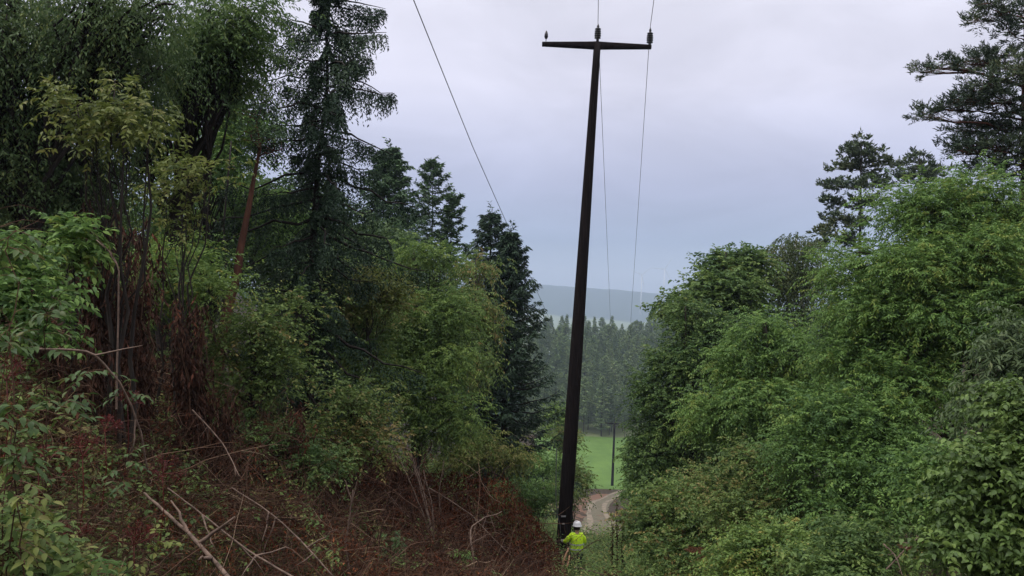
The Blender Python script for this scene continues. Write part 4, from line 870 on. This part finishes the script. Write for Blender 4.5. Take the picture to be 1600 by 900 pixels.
broadleaf('elder_bush', 'small elder clump of fresh green leaves left of the dead bundles', 'elder', 122, 8,
          [(115, 365, 8, 26, 24), (126, 395, 8, 22, 22)], 'ash', 'darkbark', nclump=18, ntwig=8, nleaf=8, leaf=(.085, .036), cr=.18, twig=.2, trunk_r=.015, seed=122, stems=3, inner=.1, shape='ovate', leafdroop=.3)

broadleaf('elder_bush', 'dense green elder filling the left edge above the topmost sapling', 'elder', 15, 7,
          [(10, 400, 7, 40, 34), (50, 450, 7, 40, 34), (0, 480, 6.6, 40, 40), (60, 520, 6.8, 36, 28)], 'ash', 'darkbark',
          nclump=60, ntwig=8, nleaf=8, leaf=(.07, .030), cr=.2, twig=.2, trunk_r=.015, seed=123, stems=4, inner=.2, shape='ovate', leafdroop=.3)
broadleaf('shrub', 'low mid-green bush where the left brush meets the brown-tinged shrub', 'shrub', 480, 12.5,
          [(430, 700, 12.5, 44, 34), (490, 730, 12.5, 50, 30), (350, 680, 12, 40, 30)], 'oak', 'darkbark',
          nclump=60, ntwig=9, nleaf=10, leaf=(.065, .032), cr=.3, twig=.3, droop=.3, trunk_r=.02, seed=124, stems=4, inner=.2)

# near leafy saplings on the left edge: each a stem with pairs of long leaves
def sapling(base_px, pts, n_leaf, leafL, seed, label, mat='elder', red=False, name='elder_sapling', group='elder saplings on the left edge'):
    rs = np.random.RandomState(seed); tb = MB(); cb = MB(); P = np.array([W(*q) for q in pts])
    B = P[0].copy(); B[2] = float(H(B[0], B[1])) - .03; P = np.vstack([B, P[1:]]) if P[0][2] < B[2] else np.vstack([B, P])
    s = np.linspace(0, len(P) - 1, 14); Q = np.stack([hermite(s, np.arange(len(P)), P[:, k]) for k in range(3)], 1); Q[1:-1] += rs.randn(12, 3) * .02
    tubes(tb, Q[None], np.linspace(.0035, .002, 14)[None], 5, .25)
    leafL *= .85; n = int(n_leaf * 1.3); i = rs.randint(5, 14, n); O = Q[i] + rs.randn(n, 3) * .01
    D = norm(rs.randn(n, 3) * [1, 1, .35] + [0, 0, .1]); L_ = leafL * 2.2 * rs.uniform(.7, 1.2, n)
    # rachis with 5-7 leaflets
    s4 = np.linspace(0, 1, 5)[None, :, None]; RP = O[:, None] + D[:, None] * L_[:, None, None] * s4; RP[..., 2] -= (.35 * L_[:, None] * s4[..., 0] ** 2)
    tubes(tb, RP, np.full((1, 5), .0018), 3)
    for k, (u, sg) in enumerate(((.45, 1), (.45, -1), (.72, 1), (.72, -1), (1, 0))):
        o = O + D * (L_ * u)[:, None]; o[:, 2] -= .35 * L_ * u ** 2
        sdv = norm(np.cross(D, [0, 0, 1.])); dr = D * (.5 if sg else 1) + sdv * sg * .8; dr[:, 2] -= .35 + .2 * rs.rand(n)
        leafcards(cb, o, dr, np.array([0, 0, 1.]) + rs.randn(n, 3) * .3, leafL * rs.uniform(.75, 1.15, n), leafL * .42, np.clip(.5 + .2 * rs.randn(n), 0, 1), 'ovate')
    root = empty(name, B, label, 'sapling', group); tb.build('stem', M['twig'], root, B, True); cb.build('foliage', M[mat], root, B)
    return root
sapling(None, [(15, 620, 3.6), (20, 500, 3.6), (15, 400, 3.7), (25, 360, 3.7)], 13, .075, 1, 'topmost fresh green elder sapling at the left edge')
sapling(None, [(75, 600, 4.2), (72, 520, 4.2), (78, 480, 4.2), (90, 470, 4.2)], 9, .085, 2, 'elder sapling with broad drooping leaves above the arching bramble')
sapling(None, [(30, 760, 3.4), (20, 690, 3.4), (25, 640, 3.4), (35, 610, 3.4)], 15, .072, 3, 'leafy elder sapling at the left edge below the arching bramble')
sapling(None, [(70, 760, 3.8), (65, 690, 3.8), (75, 640, 3.8), (100, 625, 3.8)], 9, .07, 4, 'elder sapling leaning right below the arching bramble')
sapling(None, [(130, 660, 4.8), (132, 600, 4.8), (140, 575, 4.8)], 8, .072, 5, 'small pale-leaved sapling under the arching bramble')
sapling(None, [(30, 900, 3.2), (25, 800, 3.2), (30, 750, 3.2)], 12, .065, 6, 'yellowish sapling near the lower left corner', 'yellow')
sapling(None, [(190, 790, 4.6), (200, 720, 4.6), (205, 700, 4.6)], 7, .06, 7, 'small sapling in the middle of the lower left tangle', 'elder')
sapling(None, [(235, 910, 4.2), (238, 870, 4.2), (240, 840, 4.2)], 9, .06, 8, 'yellow-leaved sapling beside the thick pale fallen branch', 'yellow')
sapling(None, [(10, 560, 5), (12, 510, 5), (5, 480, 5)], 8, .08, 9, 'elder sapling half cut off by the left edge', 'elder')
sapling(None, [(612, 880, 11), (610, 860, 11), (612, 838, 11)], 42, .11, 10, 'lone bright green plant in the brown brush at lower centre', 'elder', name='young_plant', group=None)
sapling(None, [(722, 880, 14), (722, 870, 14), (722, 858, 14)], 16, .10, 11, 'small green plant right of the fan of dead branches', 'ash', name='young_plant', group=None)
sapling(None, [(205, 640, 5.5), (205, 610, 5.5), (200, 590, 5.5)], 6, .07, 12, 'few dull green leaves between the bramble and the brush', 'elder')
# red-stalked elder umbels
def umbel(px, py, d, rad, seed, label):
    rs = np.random.RandomState(seed); c = W(px, py, d); B = c + np.array([0, 0, -rad * 1.3]); b = MB(); n = 9
    D = norm(rs.randn(n, 3) * [1, 1, .5] + [0, 0, .9]); P1 = B + D * rad * 1.2; s4 = np.linspace(0, 1, 4)[None, :, None]
    tubes(b, B + (P1 - B)[:, None] * s4, np.full((1, 4), .0022), 3, np.full(n, .5))
    O = np.repeat(P1, 12, 0); D2 = norm(rs.randn(n * 12, 3) * .9 + np.repeat(D, 12, 0)); tubes(b, O[:, None] + D2[:, None] * s4 * rad * .55, np.full((1, 4), .0014), 3, np.clip(.5 + .25 * rs.randn(n * 12), 0, 1))
    st = np.array([B + [0, 0, -.5], B + [.02, 0, -.25], B]); tubes(b, st[None], np.full((1, 3), .003), 4, .4)
    O3 = O + D2 * rad * .55; leafcards(b, O3, D2, rs.randn(len(O3), 3), .012, .010, np.clip(.5 + .3 * rs.randn(len(O3)), 0, 1))
    tag(b.build('elder_umbel', M['berry'], None, B), label, 'flower head', 'red stalked elder heads on the left')
for k, (px, py, d, r_, lab) in enumerate(((12, 562, 4.2, .12, 'red elder head at the left edge under the cut-off sapling'), (200, 614, 5.5, .09, 'red elder head right of the arching bramble'), (130, 685, 4.8, .12, 'red elder head left of the thick pale branch, upper one'),
                             (255, 715, 5.5, .12, 'red elder head just above the slim fallen branch'), (210, 825, 4.6, .11, 'red elder head beside the lower yellow sapling'), (118, 820, 4.6, .08, 'red elder head above the ferns'), (165, 655, 5.2, .09, 'small red elder head in the middle of the left tangle'), (60, 700, 4.6, .09, 'red elder head behind the leaning sapling'))):
    umbel(px, py, d, r_ * .72, 400 + k, lab)

# ferns and rusty bracken
def fern(px, py, d, L, n, mat, seed, label, name='fern', group=None, upb=.5, z=None):
    rs = np.random.RandomState(seed); B = W(px, py, d) if z is None else base_at(px, d, 0); b = MB(); sb = MB()
    for k in range(n):
        a = rs.rand() * 6.28; dr = np.array([math.cos(a), math.sin(a), upb]); dr /= np.linalg.norm(dr); Lf = L * rs.uniform(.7, 1.15)
        s = np.linspace(0, 1, 22); P = B + dr * s[:, None] * Lf; P[:, 2] -= .5 * Lf * s ** 2.2
        tubes(sb, P[None, ::3], np.full((1, 8), .003 * max(1, d / 8)), 3)
        sdv = norm(np.cross(dr, [0, 0, 1.])); w = (.30 if mat == 'fern' else .19) * Lf * np.sin(np.pi * np.clip(s * .85 + .12, 0, 1)) ** .8
        for sg in (-1, 1):
            D_ = sdv[None] * sg + dr[None] * .35 + rs.randn(22, 3) * .05; D_[:, 2] -= .25
            leafcards(b, P, D_, np.array([0, 0, 1.]) + rs.randn(22, 3) * (.15 if mat == 'fern' else .7), w, (.055 if mat == 'fern' else .035) * Lf + 0 * w, np.clip(.5 + .15 * rs.randn(22), 0, 1))
    root = empty(name, B, label, name, group); sb.build('stalk', M['twig'], root, B); b.build('frond', M[mat], root, B)
fern(120, 905, 4.3, .34, 10, 'fern', 1, 'bright green fern at the bottom left')
fern(180, 912, 4.4, .30, 9, 'fern', 2, 'green fern right of the bright one at the bottom left')
fern(15, 915, 3.9, .26, 8, 'fern', 3, 'small fern in the bottom left corner')
for k, (px, py, d, L_, n_, lab) in enumerate(((598, 905, 9.5, .5, 12, 'rusty dead bracken at the bottom edge, left of its row'), (640, 900, 9.8, .55, 12, 'rusty dead bracken at the bottom edge, second in its row'), (690, 903, 10, .5, 12, 'rusty dead bracken at the bottom edge, third in its row'),
        (865, 905, 18, .8, 10, 'rusty dead bracken below the split pale branches'), (955, 898, 19, .7, 9, 'rusty dead bracken on the ground right of the worker'), (1085, 862, 17, .9, 11, 'rusty dead bracken among green bushes right of centre'), (1100, 875, 16.5, .7, 9, 'lower rusty bracken among green bushes right of centre'),
        (1420, 858, 10.5, .6, 10, 'rusty bracken over the dark hollow at lower right'), (1450, 850, 10.5, .5, 9, 'smaller rusty bracken right of the dark hollow'))):
    fern(px, py + 6, d, L_ * (.62 if px < 1000 else .42), int(n_ * 1.8), 'rust', 50 + k, lab, 'dead_bracken', 'rusty dead bracken', 1.3)
for k, (a, c_, lab) in enumerate((((1385, 890, 9.5), (1440, 835, 9.6), 'dead stick leaning right in the lower right hollow'), ((1400, 845, 9.4), (1475, 880, 9.4), 'dead stick lying down to the right in the hollow'), ((1380, 850, 9.6), (1410, 900, 9.3), 'short dead stick at the left of the hollow'))):
    limb('dead_branch', lab, [a, tuple((np.array(a) + np.array(c_)) / 2 + [4, -6, 0]), c_], .010, .005, fork=3, seed=60 + k, group='dead sticks in the lower right hollow')

# ------------------------------------------------------------------ the worker
def worker():
    ds = np.arange(20, 29, .05); d = ds[int(np.argmin([abs(W(904, 811, q)[2] - 1.86 - float(H(*W(904, 811, q)[:2]))) for q in ds]))]; hp = W(904, 811, d); B = np.array([hp[0] - .03, hp[1], 0.]); B[2] = float(H(B[0], B[1]))
    root = empty('person', B, 'worker in a white helmet and yellow high-visibility vest, back turned, at the pole foot', 'person')
    def flat(name, c, rough=.7, spec=.3):
        return rough_mat(name, tuple(v * .85 for v in c), c, 9, rough, (1, 1, 1), .1, None, spec)
    def skin(name, verts, edges, rad, mat, sub=2):
        me = bpy.data.meshes.new(name); me.from_pydata(verts, edges, []); me.materials.append(mat); o = bpy.data.objects.new(name, me); COL.objects.link(o); o.parent = root
        md = o.modifiers.new('Skin', 'SKIN'); md.use_smooth_shade = True
        sv = me.skin_vertices[0].data
        for i, r_ in enumerate(rad): sv[i].radius = r_ if isinstance(r_, tuple) else (r_, r_); sv[i].use_root = (i == 0)
        s_ = o.modifiers.new('Subdivision', 'SUBSURF'); s_.levels = sub; s_.render_levels = sub; return o
    sk = flat('skin', (.42, .26, .19), .55); hv = flat('hi_vis_fabric', (.66, 1.0, .03), .6); tr_ = flat('dark_trousers', (.015, .018, .022), .9); wh = flat('helmet_plastic', (.80, .80, .82), .3, .5)
    slv = flat('sleeve_fabric', (.03, .035, .045), .9); refl = flat('reflective_tape', (.55, .57, .58), .35, .6); boot = flat('boot_leather', (.02, .015, .012), .6); glove = flat('work_glove', (.35, .34, .32), .8)
    # x = picture right, y = away from the camera, z up; feet at z 0
    V = [(0, 0, .95), (0, .01, 1.15), (.0, .02, 1.38), (0, .03, 1.50), (.01, .05, 1.60), (.01, .06, 1.70),       # pelvis..head
         (-.19, .03, 1.42), (-.30, .10, 1.20), (-.33, .32, 1.14), (-.36, .38, 1.14),                               # left arm reaching forward
         (.19, .03, 1.42), (.25, .06, 1.15), (.17, .30, 1.05), (.14, .36, 1.05),                                  # right arm bent in front
         (-.10, 0, .90), (-.12, .03, .50), (-.13, -.02, .10), (-.13, .12, .04),
         (.10, 0, .90), (.13, .05, .50), (.14, 0, .10), (.15, .14, .04)]
    E = [(0, 1), (1, 2), (2, 3), (3, 4), (4, 5), (2, 6), (6, 7), (7, 8), (8, 9), (2, 10), (10, 11), (11, 12), (12, 13), (0, 14), (14, 15), (15, 16), (16, 17), (0, 18), (18, 19), (19, 20), (20, 21)]
    rd = [(.14, .10), (.12, .09), (.12, .08), .05, .085, .09, .06, .045, .035, .04, .06, .045, .035, .04, .085, .06, .045, .04, .085, .06, .045, .04]
    rs = np.random.RandomState(3)
    for hand, sgn in ((9, 1), (13, -1)):                 # five fingers on each hand
        hx, hy, hz = V[hand]
        for f_ in range(5):
            a = (f_ - 2) * .35; i = len(V)
            if f_ == 0: p1 = (hx + sgn * .05, hy + .01, hz + .02); p2 = (hx + sgn * .07, hy + .04, hz + .03)
            else: p1 = (hx + sgn * (.04 - .022 * f_), hy + .06, hz - .005); p2 = (hx + sgn * (.04 - .022 * f_), hy + .09 - .004 * abs(f_ - 2), hz - .03)
            V += [p1, p2]; E += [(hand, i), (i, i + 1)]; rd += [.010, .008]
    skin('body', V, E, rd, sk)
    vest = skin('vest', [V[0][:2] + (.86,), (0, 0, 1.0), (0, .01, 1.15), (0, .02, 1.36), (0, .03, 1.49), (-.17, .03, 1.41), (.17, .03, 1.41), (-.235, .055, 1.32), (.225, .05, 1.29)],
         [(0, 1), (1, 2), (2, 3), (3, 4), (3, 5), (3, 6), (5, 7), (6, 8)], [(.25, .18), (.235, .175), (.23, .17), (.225, .165), (.13, .11), .12, .12, .105, .105], hv)
    skin('sleeve', [(-.22, .04, 1.38), (-.32, .10, 1.20), (-.34, .28, 1.145)], [(0, 1), (1, 2)], [.09, .075, .055], hv)
    skin('sleeve', [(.21, .04, 1.38), (.28, .06, 1.15), (.19, .26, 1.06)], [(0, 1), (1, 2)], [.09, .075, .055], hv)
    skin('trousers', [(0, 0, .93), (-.10, 0, .84), (-.12, .03, .50), (-.13, -.02, .12), (.10, 0, .84), (.13, .05, .50), (.14, 0, .12)], [(0, 1), (1, 2), (2, 3), (0, 4), (4, 5), (5, 6)], [(.17, .13), .115, .085, .07, .115, .085, .07], tr_)
    skin('boot', [(-.13, -.03, .08), (-.13, .04, .055), (-.13, .16, .045)], [(0, 1), (1, 2)], [.065, .055, .045], boot); skin('boot', [(.14, -.02, .08), (.145, .05, .055), (.15, .17, .045)], [(0, 1), (1, 2)], [.065, .055, .045], boot)
    b = MB(); lathe(b, (.01, .055, 1.42), (0, 0, 1), [(.075, 0), (.10, .02), (.105, .06)], 14)
    # hi-vis tape band round the waist and glove, hair
    b = MB(); a = np.linspace(0, 2 * np.pi, 25)[:-1]
    for z_, rx, ry in ((.99, .255, .195), (1.14, .245, .188)):
        ring = np.stack([np.cos(a) * rx, np.sin(a) * ry + .006, 0 * a], 1); Vv = np.concatenate([ring + [0, 0, z_], ring + [0, 0, z_ + .045]]); i = np.arange(24); b.add(Vv, np.stack([i, (i + 1) % 24, (i + 1) % 24 + 24, i + 24], 1))
    b.build('reflective_tape', refl, vest, (0, 0, 0), True)
    b = MB(); lathe(b, (.01, .05, 1.64), (0, .05, 1), [(.088, -.06), (.102, -.02), (.105, .04)], 16); b.build('hair', flat('dark_hair', (.03, .02, .015), .8), root, (0, 0, 0), True)
    b = MB(); lathe(b, (.01, .05, 1.685), (0, .06, 1), [(.150, 0), (.152, .012), (.132, .018), (.130, .06), (.117, .11), (.085, .145), (.04, .162), (.0, .166)], 22)
    hel = b.build('helmet', wh, root, (0, 0, 0), True)
    b = MB(); lathe(b, (-.36, .36, 1.14), (-.15, .8, .0), [(.042, -.08), (.055, -.04), (.052, .02), (.035, .06)], 12); b.build('glove', glove, root, (0, 0, 0), True)
    root.rotation_euler = (0, 0, R(12))
worker()
print('OBJECTS', len(C.objects), 'polys', sum(len(o.data.polygons) for o in C.objects if o.type == 'MESH'))
